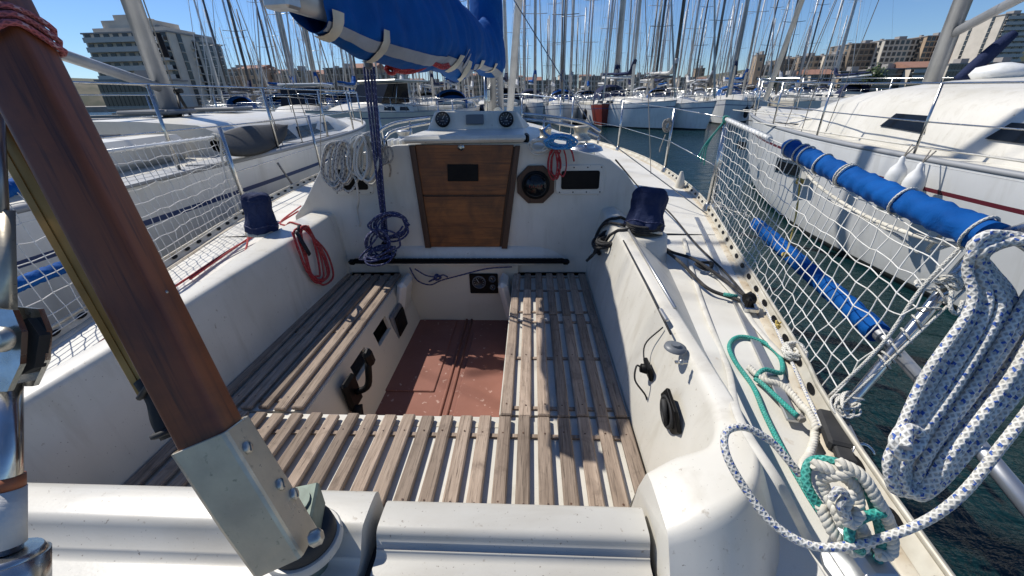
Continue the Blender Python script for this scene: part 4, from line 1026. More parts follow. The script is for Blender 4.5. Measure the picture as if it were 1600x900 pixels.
# dark scupper slots on the sloping inner flange of each rail
for sg, f in ((1, rx), (-1, lx)):
    b = MB(); rows = []
    for j in range(90):
        y = -.32+8.9*j/89; rows.append([(f(y)-sg*.032, y, shz(y)+.006), (f(y)-sg*.014, y, shz(y)+.036), (f(y)-sg*.010, y, shz(y)+.040)])
    b.grid(rows, 0, True, flip=sg < 0); fl2 = P('rail_flange', b, railm, own)
    b = MB(); y = -.1; kq = 0
    while y < 4.2 and kq < 40:
        c0_ = V((f(y)-sg*.0235, y, shz(y)+.0235)); dy_ = V((f(y+.02)-f(y-.02), .04, 0)).normalized(); up_ = V((sg*.018, 0, .030)).normalized(); out_ = V((-sg*.030, 0, .018)).normalized()*.0015
        b.poly([c0_+out_+dy_*(.026*math.cos(a))*(1)+up_*(.0095*math.sin(a)) for a in [2*PI*k/12 for k in range(12)]]); y += .125; kq += 1
    tag(P('slots', b, dark, own), kind='stuff') if False else P('slots', b, dark, own)
# genoa tracks
b = MB(); b.box(((1.16+.62)/2-.02, 1.72, 1.006), (.028, 1.9, .010), Matrix.Rotation(-.23, 3, 'Z'), 0, .002); P('genoa_track', b, alu, own)
# foredeck stanchions and rail lines of our boat
b = MB()
for f, sg in ((rx, 1), (lx, -1)):
    pr = []
    for y in (2.83, 4.3, 5.8, 7.2):
        x = f(y)-sg*.03; z = shz(y); pr.append(V((x+sg*.02, y, z+.60))); b.tube([(x, y, z), pr[-1]], .0125, 8); b.lathe([(.03, 0), (.03, .01), (.018, .05)], (x, y, z), n=10)
    b.tube(pr[0:], .004, 5); b.tube([p-V((0, 0, .3)) for p in pr], .004, 5)
    pr.append(V((CX+sg*.3, 8.4, 1.75)))
    b.tube(pr[3:], .004, 5)
b.tube(cr([(rx(7.6), 7.6, 1.7), (CX+.3, 8.5, 1.78), (CX-.3, 8.5, 1.78), (lx(7.6), 7.6, 1.7)], 6), .0125, 8)
for x, y in ((rx(7.6), 7.6), (CX+.25, 8.45), (CX-.25, 8.45), (lx(7.6), 7.6)): b.tube([(x, y, 1.1), (x, y, 1.72)], .0125, 8)
P('stanchions', b, steel, own)
# cabin-top grab rails (bent tubes) each side of the pod
for pts in ([(816, 178), (850, 181), (885, 186), (918, 194), (938, 206)], [(816, 186), (860, 191), (905, 200), (935, 214)]):
    b = MB(); b.tube(cr([Y(u, v, 3.3-.010*i*i) for i, (u, v) in enumerate(pts)], 6), .011, 8); 
    for i in (1, 3): 
        q = Y(*pts[i], 3.3-.010*i*i); b.tube([q, V((q.x, q.y, 1.42))], .009, 6)
    P('grab_rail', b, steel, own)
for pts in ([(672, 184), (640, 188), (612, 194), (592, 206), (588, 226)], [(672, 192), (640, 198), (612, 206), (600, 218)]):
    b = MB(); b.tube(cr([Y(u, v, 3.2-.012*i*i) for i, (u, v) in enumerate(pts)], 6), .011, 8)
    for i in (1, 3):
        q = Y(*pts[i], 3.2-.012*i*i); b.tube([q, V((q.x, q.y, 1.42))], .009, 6)
    P('grab_rail', b, steel, own)
# uncovered winches on the cabin top
def winch(c, r, m, cap=steel):
    c = V(c); b = MB(); b.lathe([(r*1.25, 0), (r*1.2, r*.25), (r*.85, r*.4), (r*.78, r*1.0), (r*.95, r*1.35), (r*1.0, r*1.5), (r*.6, r*1.6), (r*.3, r*1.55)], c, n=24); return P('winch', b, m, own)
winch(Y(852, 217, 2.62), .040, galv); winch(Y(907, 219, 2.55), .050, galv)
b = MB(); c_ = Y(912, 226, 2.42); b.lathe([(.11, 0), (.10, .02), (.06, .035), (0, .04)], c_-V((0, 0, .03)), n=28); P('deck_vent', b, steel, own)
b = MB(); c_ = Y(920, 232, 2.36); b.lathe([(.035, -.03), (.035, .02), (.03, .025)], c_, n=20); P('vent_collar', b, steel, own)
winch(Y(632, 222, 2.55), .042, alu)
# clutch block row left of hatch
b = MB()
for i in range(3): b.box(Y(612+i*9, 222, 2.40), (.02, .10, .035), None, 0, .005)
P('rope_clutch', b, white, own)
# mast and forestay
b = MB(); mx_, my_ = Y(774, 150, 4.4).x, 4.4; b.tube([(mx_, my_, 1.45), (mx_+.01, my_-.05, 11.8)], .066, 14, sq=(.85, 1.25)); ms_ = P('mast', b, mastm, own)
b = MB(); b.tube([(mx_-.085, my_-.08, 1.50), (mx_-.085, my_-.08, 1.95)], .018, 6); b.lathe([(.045, 0), (.03, .02), (.03, .05), (.042, .07)], (mx_+.03, my_-.09, 1.62), (0, -1, 0), 14); b.box((mx_-.07, my_-.05, 1.76), (.05, .08, .12), None, 0, .01)
for i in range(9): b.tube([V((mx_+.02+.012*(i % 2), my_-.11, 1.9-.035*i)), V((mx_+.03-.012*(i % 2), my_-.11, 1.88-.035*i))], .006, 5)
P('mast_fitting', b, steel, ms_)
b = MB(); b.tube([(CX, 8.25, 1.35), (CX+.04, 4.7, 11.5)], .004, 6); P('forestay', b, wirem, own)
hs_ = MB(); p_a = Y(795, 196, 7.9); hs_.tube([p_a, (mx_+.27, 7.3, 4.0), (mx_+.2, 6.0, 7.8), (mx_+.05, 4.75, 11.3)], .062, 10); P('furled_headsail', hs_, sailw, own)
b = MB(); b.tube([(1.2, 4.2, shz(4.2)), (mx_+.75, 4.35, 6.3), (mx_, 4.35, 11.5)], .004, 5); b.tube([(lx(4.2)+.05, 4.2, 1), (mx_-.75, 4.35, 6.3), (mx_, 4.35, 11.5)], .004, 5)
b.tube([Z(1105, 335, 1.02), Y(930, 205, 3.6), Y(803, 0, 4.2)], .004, 5)
P('shroud', b, wirem, own)

# surfaces on which the deck ropes rest
from mathutils.bvhtree import BVHTree
bpy.context.view_layer.update()
vv, ff = [], []
for o in bpy.data.objects:
    if o.type == 'MESH' and o.parent is own and o.name.split('.')[0] in ('coaming', 'side_deck', 'foredeck', 'aft_deck', 'locker_lid', 'deck_edge', 'aft_coaming'):
        k = len(vv); M0 = o.matrix_world; vv += [M0@v.co for v in o.data.vertices]; ff += [tuple(k+i for i in p.vertices) for p in o.data.polygons]
bvh = BVHTree.FromPolygons(vv, ff)
def S_(u, v, lift=.008, z=1.02):
    h = bvh.ray_cast(O, ray(u, v).normalized())
    if h[0] is None: return Z(u, v, z)
    n = h[1] if h[1].z > 0 else -h[1]
    return h[0]+n*lift
def rest(pts, r, n=8):
    """smooth a path and let it lie on the deck below it"""
    out = []
    for q in cr(pts, n):
        h = bvh.ray_cast(q+V((0, 0, .5)), V((0, 0, -1)))
        if h[0] is not None and q.z < h[0].z+r: q = V((q.x, q.y, h[0].z+r))
        out.append(q)
    return out
# ------------------------------------------------------------------ boom and sail cover
G_ = V((mx_-.02, 4.32, Y(774, 98, 4.35).z)); E_ = Y(446, -16, 1.5)
bm = empty('boom', G_, 'boom swung out to the left under a folded sail in a bright blue cover', 'boom')
b = MB(); ax = (E_-G_); b.tube([G_, E_], .05, 16, sq=(.8, 1.15), up=V((0, 0, 1))); P('spar', b, mastm, bm)
axn = ax.normalized(); side = axn.cross(V((0, 0, 1))).normalized(); upv = side.cross(axn).normalized()
Mx = Matrix((side, axn, upv)).transposed()
b = MB(); b.box(E_+axn*.03-upv*.0, (.088, .07, .115), Mx, 0, .008); P('end_cap', b, alu, bm)
b = MB(); b.lathe([(.010, 0), (.009, .006)], E_+axn*.03-side*.046, -side, 10); P('pin', b, bolt, bm)
def lerp_t(tab, t):
    for (a, va), (c, vc) in zip(tab, tab[1:]):
        if t <= c: 
            k = (t-a)/(c-a); k = k*k*(3-2*k); return va+(vc-va)*k
    return tab[-1][1]
# t=0 at the boom end
low = [(0, .10), (.12, .16), (.3, .18), (.42, .15), (.5, .15), (.58, .20), (.64, .13), (.74, .10), (.86, .09), (.95, .13), (1, .07)]
top = [(0, .20), (.1, .30), (.3, .34), (.5, .33), (.62, .31), (.72, .27), (.8, .25), (.88, .30), (.95, .46), (1.0, .60)]
wid = [(0, .065), (.15, .10), (.4, .135), (.6, .13), (.8, .13), (.93, .16), (1, .13)]
cv = MB(); rows = []; NT_, NP = 150, 44
rc = random.Random(3); ph = [rc.uniform(0, 6.28) for _ in range(12)]
def cov(t, a, o=0.):
    """a: 0 = bottom, pi = top, going over the starboard side"""
    a = a % (2*PI); c = G_.lerp(E_, 1-(.035+.985*t))
    lo, hi, w_ = lerp_t(low, t), lerp_t(top, t), lerp_t(wid, t)
    z = -lo*max(0, math.cos(a))**.9 if math.cos(a) > 0 else hi*(-math.cos(a))**.85
    x = w_*math.sin(a)*(1-.25*max(0, -math.cos(a)))
    fold = .012*math.sin(t*31+2.6*math.sin(t*9+ph[0])+a+1.2*math.sin(a*2+ph[4]))+.007*math.sin(t*67+ph[1]-a*2+2.2*math.sin(a*2+t*20)+2*math.sin(t*13))+.0035*math.sin(t*140+a*3+ph[2]+3*math.sin(t*23)+2*math.sin(a*2))
    fold *= (.35+.65*abs(math.sin(a)))
    fold += .016*math.sin(a*3+t*6+ph[3])*abs(math.sin(a))
    n = (side*math.sin(a)-upv*math.cos(a)*.6)
    return c+side*x+V((0, 0, 1))*z+n*(fold+o)
for i in range(NT_+1):
    t = i/NT_; rows.append([cov(t, 2*PI*j/NP) for j in range(NP)])
cv.grid(rows, 0, True, cu=True, flip=True)
P('sail_cover', cv, blue, bm)
b = MB(); c0 = G_+V((0, .02, .45))
rw = []
for i in range(14):
    t = i/13; p = c0+V((-.03, -.10*(1-t), -.25+t*1.2)); r = .15*(1-.30*t)
    rw.append([p+V((r*math.cos(a)*(1+.06*math.sin(5*a+t*9)), r*math.sin(a)*(1+.05*math.sin(4*a+t*7)), 0)) for a in [2*PI*j/20 for j in range(20)]])
b.grid(rw, 0, True, cu=True); P('mast_collar', b, blue, bm)
# grey hem along the lower edge, starboard side (side vector points ...)
sgn = 1 if side.x > 0 else -1
hem = MB(); rows = []
for i in range(NT_+1):
    t = i/NT_; rows.append([cov(t, sgn*a_, .006) for a_ in (.50+.15*math.sin(t*5), .72, .92+.12*math.sin(t*5))])
hem.grid(rows, 0, True, flip=True); P('hem', hem, greyc, bm)
hem = MB(); rows = []
for i in range(NT_+1):
    t = i/NT_; rows.append([cov(t, -sgn*a_, .006) for a_ in (.55, .9)])
hem.grid(rows, 0, True, flip=False); P('hem', hem, greyc, bm)
# closing straps
for t in (.02, .13, .47, .56, .70, .84):
    b = MB(); rows = []
    for k in range(7):
        a_ = -.25+1.55*k/6 if t < .2 else .2+1.0*k/6
        rows.append([cov(t+dt, sgn*a_, .014) for dt in (-.011, -.004, .004, .011)])
    b.grid(rows, 0, True, flip=True); P('strap', b, cream, bm)
b = MB(); rows = [[cov(.50+dt, sgn*a_, .018) for dt in (-.012, .012)] for a_ in (.8, 1.1, 1.45)]; b.grid(rows, 0, True); rows = [[cov(.535+dt, sgn*a_, .018) for dt in (-.009, .009)] for a_ in (.8, 1.1, 1.38)]; b.grid(rows, 0, True); P('strap', b, greyc, bm)
# bail under the boom, red tie
hb = Y(575, 96, 2.14)
b = MB(); b.tube(cr([hb+V((-.03, 0, .10)), hb+V((-.02, 0, .02)), hb+V((.02, 0, .02)), hb+V((.03, 0, .10))], 5), .007, 8); b.box(hb+V((0, 0, .0)), (.035, .035, .065), None, 0, .008); P('mainsheet_block', b, greyp, bm)
b = MB()
tie = cr([Y(604, 104, 2.28), Y(620, 111, 2.3), Y(640, 113, 2.35), Y(662, 106, 2.45), Y(672, 99, 2.5), Y(690, 106, 2.6), Y(702, 104, 2.7)], 8); b.tube(tie, .009, 8); b.tube([p+V((.0, -.02, .012)) for p in tie[4:]], .008, 8)
for k in range(3): b.tube([Y(611, 108, 2.27)+V((.022*math.cos(a+k), .012*math.sin(2*a), .02*math.sin(a+k))) for a in [2*PI*i/14 for i in range(14)]], .009, 8, closed=True)
tag(b.build('rope', rp_red), 'red tie line knotted along the underside of the blue sail cover', 'rope')

# mainsheet: four parts down to the traveller, with its coil
ms = empty('mainsheet', (-.85, 2.28, .80), 'navy mainsheet running from the boom down to the black traveller, its tail coiled', 'rope')
tb = Y(605, 392, 2.22)
b = MB()
for i, (du, dd) in enumerate(((-8, -4), (-2, 1), (5, 2), (11, -3))):
    a = Y(575+du*.8, 104, 2.14+dd*.01); c = Y(604+du*.22, 385, 2.22+dd*.005); b.tube(cr([a, a.lerp(c, .5)+V((.004*dd*.2, 0, -.006)), c], 8), .0062, 8)
P('sheet', b, rp_navy, ms)
b = MB(); b.box(tb+V((0, -.01, .02)), (.04, .045, .09), None, 0, .01); b.lathe([(.024, -.012), (.024, .012)], tb+V((0, -.03, .03)), (0, 1, 0), 16); P('lower_block', b, dark, ms)
def coil(c, ax1, ax2, n, jit, rnd, ax3=V((0, -1, 0)), spread=.02, seg=14, drop=0.):
    pts = []
    for k in range(n):
        s1, s2 = 1+rnd.uniform(-jit, jit), 1+rnd.uniform(-jit, jit); off = V((rnd.uniform(-1, 1)*spread, 0, rnd.uniform(-1, 1)*spread*.6))+ax3*rnd.uniform(0, spread*1.2)
        tw = rnd.uniform(-.25, .25)
        for i in range(seg):
            a = 2*PI*i/seg; q = V(ax1)*(s1*math.cos(a+tw))+V(ax2)*(s2*math.sin(a)); pts.append(V(c)+off+q+V(ax3)*(.006*math.sin(a*2+k)))
    return cr(pts, 3)
b = MB(); c1 = Y(603, 350, 2.18)
b.tube(coil(c1+V((.03, 0, -.01)), V((.085, 0, .02)), V((-.02, 0, .075)), 5, .22, R_, spread=.022), .0058, 7)
b.tube(coil(Y(598, 378, 2.16), V((.07, 0, -.02)), V((.025, 0, .07)), 4, .3, R_, spread=.025), .0058, 7)
b.tube(coil(Y(592, 398, 2.12), V((.07, .01, .0)), V((.02, .05, .03)), 3, .3, R_, spread=.02), .0058, 7)
b.tube(cr([Y(640, 352, 2.15), Y(625, 338, 2.14), Y(600, 335, 2.13), Y(575, 352, 2.13), Y(590, 366, 2.12), Y(578, 385, 2.12), Y(562, 405, 2.1), Y(590, 400, 2.09), Y(618, 385, 2.1)], 8), .0058, 7)
P('coil', b, rp_navy, ms)
# traveller
tv = empty('traveller', (-.45, 2.26, .86), 'black mainsheet traveller bar lying across the front of the cockpit', 'traveller')
a, c = Y(551, 411, 2.235), Y(884, 409, 2.235); a.z = c.z = (a.z+c.z)/2
b = MB(); b.box((a+c)/2+V((0, 0, .004)), ((c-a).length, .026, .018), None, 0, .004); b.box((a+c)/2+V((0, 0, .02)), ((c-a).length*.98, .014, .01), None, 0, .002); P('track', b, dark, tv)
b = MB(); n_ = 40
for i in range(n_): b.lathe([(.0025, 0), (.002, .002)], a.lerp(c, (i+.5)/n_)+V((0, 0, .025)), n=6)
P('pin_hole', b, bolt, tv)
for q in (a, c):
    b = MB(); b.box(q+V((0, -.002, .004)), (.045, .036, .034), None, 0, .012); P('end_fitting', b, dark, tv)
b = MB(); b.box(tb+V((0, .0, -.025)), (.09, .05, .03), None, 0, .006); P('car', b, dark, tv)
b = MB(); b.tube(cr([Y(640, 418, 2.215), Y(652, 438, 2.21), Y(672, 445, 2.205), Y(690, 438, 2.205), Y(720, 430, 2.21), Y(760, 420, 2.215), Y(800, 417, 2.22)], 8), .0045, 7)
b.tube(cr([Y(648, 420, 2.21), Y(665, 430, 2.205), Y(682, 434, 2.20), Y(670, 440, 2.195), Y(690, 430, 2.195), Y(700, 433, 2.195)], 8), .0045, 7)
b.tube(coil(Y(684, 433, 2.20), V((.018, 0, .0)), V((0, 0, .012)), 3, .3, R_, spread=.005), .0045, 6)
tag(b.build('rope', rp_navy), 'thin navy control line knotted and slung across the front wall of the cockpit well', 'rope')

# ------------------------------------------------------------------ tiller
TB = D(337, 690, .535); TT = D(-28, -20, .47)
axt = (TT-TB).normalized(); sd = (rt-axt*rt.dot(axt)).normalized(); fr_ = sd.cross(axt).normalized()
if fr_.dot(fw) > 0: fr_ = -fr_            # towards the camera
rotk = Matrix.Rotation(rad(8), 3, axt)
tillm = wood('tiller_mahogany', (.27, .075, .018), (.15, .036, .009), (.035, .010, .004), 2, .48, .06, .45, bstr=.12, blot=(9, .42, .72, (.085, .022, .008)), align=axt)
fx, fy = rotk@sd, rotk@fr_
tl = empty('tiller', D(470, 850, .56), 'raised wooden tiller leaning across the left foreground in its steel bracket', 'tiller')
def barrel(p0, p1, w, d, bev, m, name, par, taper=1., n=2, ext=0):
    b = MB(); pr = []
    for sx, sy, a0 in ((1, 1, 0), (-1, 1, 90), (-1, -1, 180), (1, -1, 270)):
        for i in range(4):
            a = rad(a0+90*i/3); pr.append(((sx*(w/2-bev)+bev*math.cos(a)), (sy*(d/2-bev)+bev*math.sin(a))))
    rows = []
    for k in range(n+1):
        t = k/n; s_ = 1+(taper-1)*t; c = V(p0).lerp(V(p1), t); rows.append([c+fx*x*s_+fy*y*s_ for x, y in pr])
    b.grid(rows, 0, True, cu=True); b.poly(list(reversed(rows[0])), 0); b.poly(rows[-1], 0)
    return P(name, b, m, par)
wd = .061
bar = barrel(TB-axt*.05, TT, wd, .052, .009, tillm, 'bar', tl, 1.0, 8)
# steel bracket: open box tapering down
BB = D(450, 862, .565)
axb = (TB-BB).normalized()
w0, d0 = wd+.010, .061
b = MB(); th = .003
Tt = TB+axt*.012
def ring(c, w, d, r=.006):
    o = []
    for sx, sy, a0 in ((1, 1, 0), (-1, 1, 90), (-1, -1, 180), (1, -1, 270)):
        for i in range(3): a = rad(a0+90*i/2); o.append(c+fx*(sx*(w/2-r)+r*math.cos(a))+fy*(sy*(d/2-r)+r*math.sin(a)))
    return o
rows = [ring(Tt-axt*.002, w0-2*th, d0-2*th), ring(Tt, w0-th, d0-th), ring(Tt-axt*.001, w0, d0), ring(TB.lerp(BB, .55), w0*.99, d0*1.05), ring(BB, w0*.93, d0*1.05)]
b.grid(rows, 0, False, cu=True, flip=True); b.poly(rows[-1], 0); b.poly(rows[0], 0)
brk = P('bracket', b, galv, tl)
for (u, v) in ((413, 693), (424, 770), (457, 785)):
    # bolts lie on the right face
    tt_, of_ = {413: (.88, .010), 424: (.50, -.006), 457: (.36, -.020)}[u]; q = BB.lerp(TB, tt_)+fx*(w0/2+.0005)+fy*of_
    b = MB(); nrm_ = fx; c = q
    b.lathe([(.0085, -.002), (.0085, .002), (.006, .004), (.0, .0045)], c, nrm_, 16); b.box(c+nrm_*.005, (.0015, .012, .002), Matrix((nrm_, nrm_.orthogonal().normalized(), nrm_.cross(nrm_.orthogonal().normalized()))).transposed()); P('bolt', b, bolt, brk)
# stock head and disc
pv = Z(474, 838, 1.045)
b = MB(); b.lathe([(.055, -.01), (.056, 0), (.053, .018), (.046, .024), (0, .025)], pv, (0, 0, 1), 36); P('rubber_disc', b, rubber, tl)
b = MB(); b.lathe([(.064, -.02), (.064, -.008), (.061, -.004)], pv, (0, 0, 1), 36); P('base_ring', b, gel2, own)
b = MB(); b.lathe([(.03, -.1), (.03, .09)], pv, (0, 0, 1), 20); b.box(pv+V((.012, .005, .055)), (.05, .075, .06), Matrix.Rotation(.3, 3, 'Z'), 0, .004); P('stock_head', b, mat('patinated_bronze', (.16, .20, .17), .6, .4, c2=(.10, .12, .10), ns=30), tl)
b = MB(); b.lathe([(.011, 0), (.011, .012), (.006, .015)], D(487, 843, .55), fx, 6); P('bolt', b, bolt, tl)
# extension
X0, X1 = D(236, 612, .545), D(-85, 45, .475)
ax2 = (X1-X0).normalized()
b = MB(); rows = []
for k in range(2): 
    c = (X0, X1)[k]; rows.append([c+fx*x+fy*y for x, y in ((-.013, -.008), (-.013, .006), (-.010, .009), (-.002, .009), (-.002, .0075), (.004, .0075), (.004, .009), (.011, .009), (.013, .006), (.013, -.008))])
b.grid(rows, 0, False, cu=True); b.poly(rows[0]); b.poly(rows[1]); ext = P('extension', b, brass, tl)
b = MB(); b.tube(cr([X0+ax2*.02, D(250, 622, .545), D(258, 655, .545), D(268, 682, .545)], 5), lambda t: .012+.004*math.sin(t*PI), 12); b.tube(cr([D(218, 622, .53), D(232, 603, .52), D(252, 592, .51), D(285, 598, .51)], 5), .004, 7); b.tube([D(262, 672, .54)+fx*.016*math.cos(a)+fy*.016*math.sin(a) for a in [2*PI*i/14 for i in range(14)]], .004, 6, closed=True); P('joint', b, rubber, tl)
b = MB(); b.tube([D(207, 493, .50)+fx*.007*math.cos(a)+axt*.007*math.sin(a)+fy*.0 for a in [2*PI*i/14 for i in range(14)]], .0022, 6, closed=True); b.tube([D(209, 489, .50), D(225, 478, .505), D(262, 455, .515)], .002, 6); P('clip', b, bolt, tl)
# twine around the tiller
tc_ = TB.lerp(TT, (D(60, 68, .5)-TB).dot(axt)/(TT-TB).length); b = MB()
for k in range(3):
    lp = [tc_+axt*(.012*k-.012+.003*math.sin(3*a+k))+fx*((wd/2+.004)*max(-1, min(1, 1.25*math.cos(a))))+fy*((.029+.004)*max(-1, min(1, 1.25*math.sin(a)))) for a in [2*PI*i/28 for i in range(28)]]
    b.tube(lp, .0036, 7, closed=True)
tag(b.build('twine', rp_pink), 'pink twine wound round the upper part of the wooden tiller', 'twine')

# ------------------------------------------------------------------ backstay tensioner at the left edge
bs = empty('backstay', D(18, 880, .45), 'stainless backstay tensioner with fork and tube at the left edge', 'backstay')
def seg(u0, v0, k0, u1, v1, k1, r, m, name, n=20, sq=None):
    b = MB(); b.tube([D(u0, v0, k0), D(u1, v1, k1)], r, n, sq=sq); return P(name, b, m, bs)
seg(12, 600, .46, 12, 862, .45, .0120, steel, 'tube')
b = MB(); b.tube([D(12, 744, .455), D(12, 766, .4545)], .0140, 20); P('tape', b, mat('orange_tape', (.40, .10, .03), .6, c2=(.28, .12, .06), ns=60), bs)
b = MB(); b.tube([D(12, 764, .4545), D(12, 852, .452)], .0148, 20); P('sleeve', b, sailw, bs)
b = MB(); b.tube([D(14, 872, .45), D(14, 960, .448)], .032, 28); b.tube([D(14, 862, .45), D(14, 878, .45)], lambda t: .026+.006*t, 28); P('base_cap', b, steel, bs)
b = MB(); c0 = D(15, 545, .46); upx = (D(15, 490, .46)-D(15, 600, .46)).normalized()
sx_ = rt
for s_ in (-1, 1): b.prism([c0+sx_*x+upx*y-fw*(.012*s_+.003) for x, y in ((-.030, -.045), (.016, -.045), (.030, -.015), (.032, .02), (.022, .045), (-.03, .05))], fw*.006)
P('fork', b, steel, bs)
b = MB(); b.lathe([(.014, 0), (.014, .006), (.009, .009)], D(6, 530, .44), -fw, 20); P('clevis_pin', b, bolt, bs)
b = MB(); b.prism([c0+sx_*x+upx*y for x, y in ((.012, -.03), (.028, -.022), (.034, .015), (.020, .035), (.010, .03))], fw*.012); P('toggle', b, rubber, bs)
b = MB(); rows = [[D(u, 505, .455)-fw*.0, D(u, 420, .465), D(u, 330, .475)] for u in (-6, 8, 16)]; b.tube([D(8, 520, .46), D(4, 330, .47)], .013, 4, sq=(1, .35)); P('strap_toggle', b, galv, bs)
seg(4, 335, .47, -3, 180, .48, .0055, wirem, 'wire', 10)

# ------------------------------------------------------------------ winches with covers on the coamings
def wcover(name, base, tp, r0, r1, label, m, seed, squash=1.):
    e = empty(name, base, label, 'winch', 'winches with navy covers'); rr_ = random.Random(seed); ax_ = (V(tp)-V(base)); Lh = ax_.length; axn_ = ax_.normalized(); a1 = axn_.orthogonal().normalized(); a2 = axn_.cross(a1)
    b = MB(); b.lathe([(r0*1.12, 0), (r0*1.12, .012), (r0*.95, .02), (r0*.85, .035)], base, axn_, 28); P('base', b, galv, e)
    b = MB(); rows = []
    prof = [(1.0, .06), (1.12, .12), (1.06, .28), (.95, .45), (.93, .60), (1.0, .76), (.98, .9), (.84, .985), (.5, 1.02), (.02, 1.0)]
    pr = cr([V((a, c_, 0)) for a, c_ in prof], 4)
    p1_, p2_, p3_ = (rr_.uniform(0, 6) for _ in range(3))
    for q in pr:
        row = []
        for j in range(40):
            a = 2*PI*j/40; h_ = q.y; k = 1+(.06*math.sin(3*a+p1_+h_*3)+.055*math.sin(6*a+p2_-h_*5)+.045*math.sin(9*a+p3_+h_*9)+.03*math.sin(14*a-h_*12))*(1.1-.45*h_)*min(1, q.x*2)
            rr2 = (r0+(r1-r0)*h_)*q.x*k; row.append(V(base)+axn_*(Lh*(h_+.02*math.sin(4*a+p3_)*(q.x))) + a1*rr2*math.cos(a)+a2*rr2*math.sin(a)*squash)
        rows.append(row)
    b.grid(rows, 0, True, cu=True, flip=False); cvr = P('cover', b, m, e)
    b = MB(); kx = min(range(len(rows)), key=lambda i: abs(pr[i].y-.22)); b.tube([p+(p-V(base)-axn_*(p-V(base)).dot(axn_)).normalized()*.001 for p in rows[kx]], .0028, 6, closed=True); kx = min(range(len(rows)), key=lambda i: abs(pr[i].y-.88)); b2 = MB(); b2.tube([p for p in rows[kx]], .0016, 5, closed=True); P('drawstring', b, rp_navy, cvr); P('seam', b2, m, cvr)
    return e
wb = V((.555, 1.95, 1.125)); wcover('winch', wb, (.585, 2.02, 1.325), .082, .086, 'winch under a crumpled navy cloth cover on the right coaming', navy, 3)
wl = Z(410, 366, 1.128); wt = wl+V((.01, .02, .205)); wcover('winch', wl, wt, .068, .062, 'winch under a navy cloth cover on the left coaming', navy, 8)
b = MB(); b.lathe([(.125, -.12), (.115, 0), (.10, .006)], wb-V((0, 0, .004)), n=30); P('winch_base', b, gel, own)

# ------------------------------------------------------------------ nets
def net(name, label, tl_, tr_, bl_, br_, nx, ny, r, sag, seed, wpow=1., mm=None):
    """top-left(far) ... ; columns run from the far end to the near end"""
    rr_ = random.Random(seed); tl_, tr_, bl_, br_ = map(V, (tl_, tr_, bl_, br_)); g_ = []
    nrm_ = (tr_-tl_).cross(bl_-tl_).normalized()
    for i in range(nx+1):
        s = i/nx; a = tl_.lerp(tr_, s); c = bl_.lerp(br_, s); row = []
        for j in range(ny+1):
            t = j/ny; p = a.lerp(c, t)
            k = 4*s*(1-s)
            p = p+V((0, 0, -1))*sag*k*(1-t)*.6*(t*2.2)+nrm_*sag*.5*k*math.sin(PI*t)
            if 0 < t < 1: p += V((rr_.gauss(0, .0022), rr_.gauss(0, .0045), rr_.gauss(0, .0035)))
            row.append(p)
        g_.append(row)
    e = empty(name, bl_, label, 'net', 'safety nets along the guard rails')
    b = MB()
    for i in range(nx+1): b.tube(cr(g_[i], 2), r, 5, caps=False)
    for j in range(ny+1): b.tube(cr([g_[i][j]-V((0, 0, 0)) for i in range(nx+1)], 2), r, 5, caps=False)
    P('mesh', b, netm, e)
    b = MB()
    for i in range(nx+1):
        for j in range(1, ny): b.lathe([(.0, -r*1.5), (r*2, 0), (0, r*1.5)], g_[i][j], n=4, caps=False)
    P('knots', b, netm, e)
    return e, g_
TR0 = V((1.235, 2.83, 1.595)); TR1 = D(1553, 388, .98)
TR1 = V((.905, .83, 1.485)); BR0 = V((1.235, 2.83, 1.06)); BR1 = V((.765, .85, 1.02))
rn, gR = net('safety_net', 'white knotted safety net stretched between the right guard rail and the deck edge', TR0, TR1, BR0, BR1, 40, 11, .0017, .035, 4)
TL0 = Y(337, 214, 2.83); TL1 = V((-1.72, .55, TL0.z-.05)); BL0 = V((lx(2.83)+.03, 2.83, 1.05)); BL1 = V((lx(.55)+.03, .55, 1.02))
TL1 = V((lx(.55)-.10, .55, 1.58)); 
ln_, gL = net('safety_net', 'white knotted safety net stretched between the left guard rail and the deck edge', TL0, TL1, BL0, BL1, 40, 9, .0018, .03, 5)
# lacing at the ends of the right net, white covered top wire
b = MB(); b.tube(cr([TR0.lerp(TR1, t) for t in (0, .2, .4)], 3), .011, 8); 
for i in range(14):
    c = TR0.lerp(TR1, .03+i*.028); b.tube([c+V((.016*math.cos(a), .01*math.sin(a), .016*math.sin(a))) for a in [2*PI*k/10 for k in range(10)]], .0018, 5, closed=True)
P('top_rail', b, white, rn)
b = MB(); b.tube([TL0, TL0.lerp(TL1, .55)], .009, 8)
for i in range(30):
    c = TL0.lerp(TL1, .02+i*.033); b.tube([c+V((.013*math.cos(a), .01*math.sin(a), .013*math.sin(a))) for a in [2*PI*k/10 for k in range(10)]], .0016, 5, closed=True)
P('top_rail', b, white, ln_)
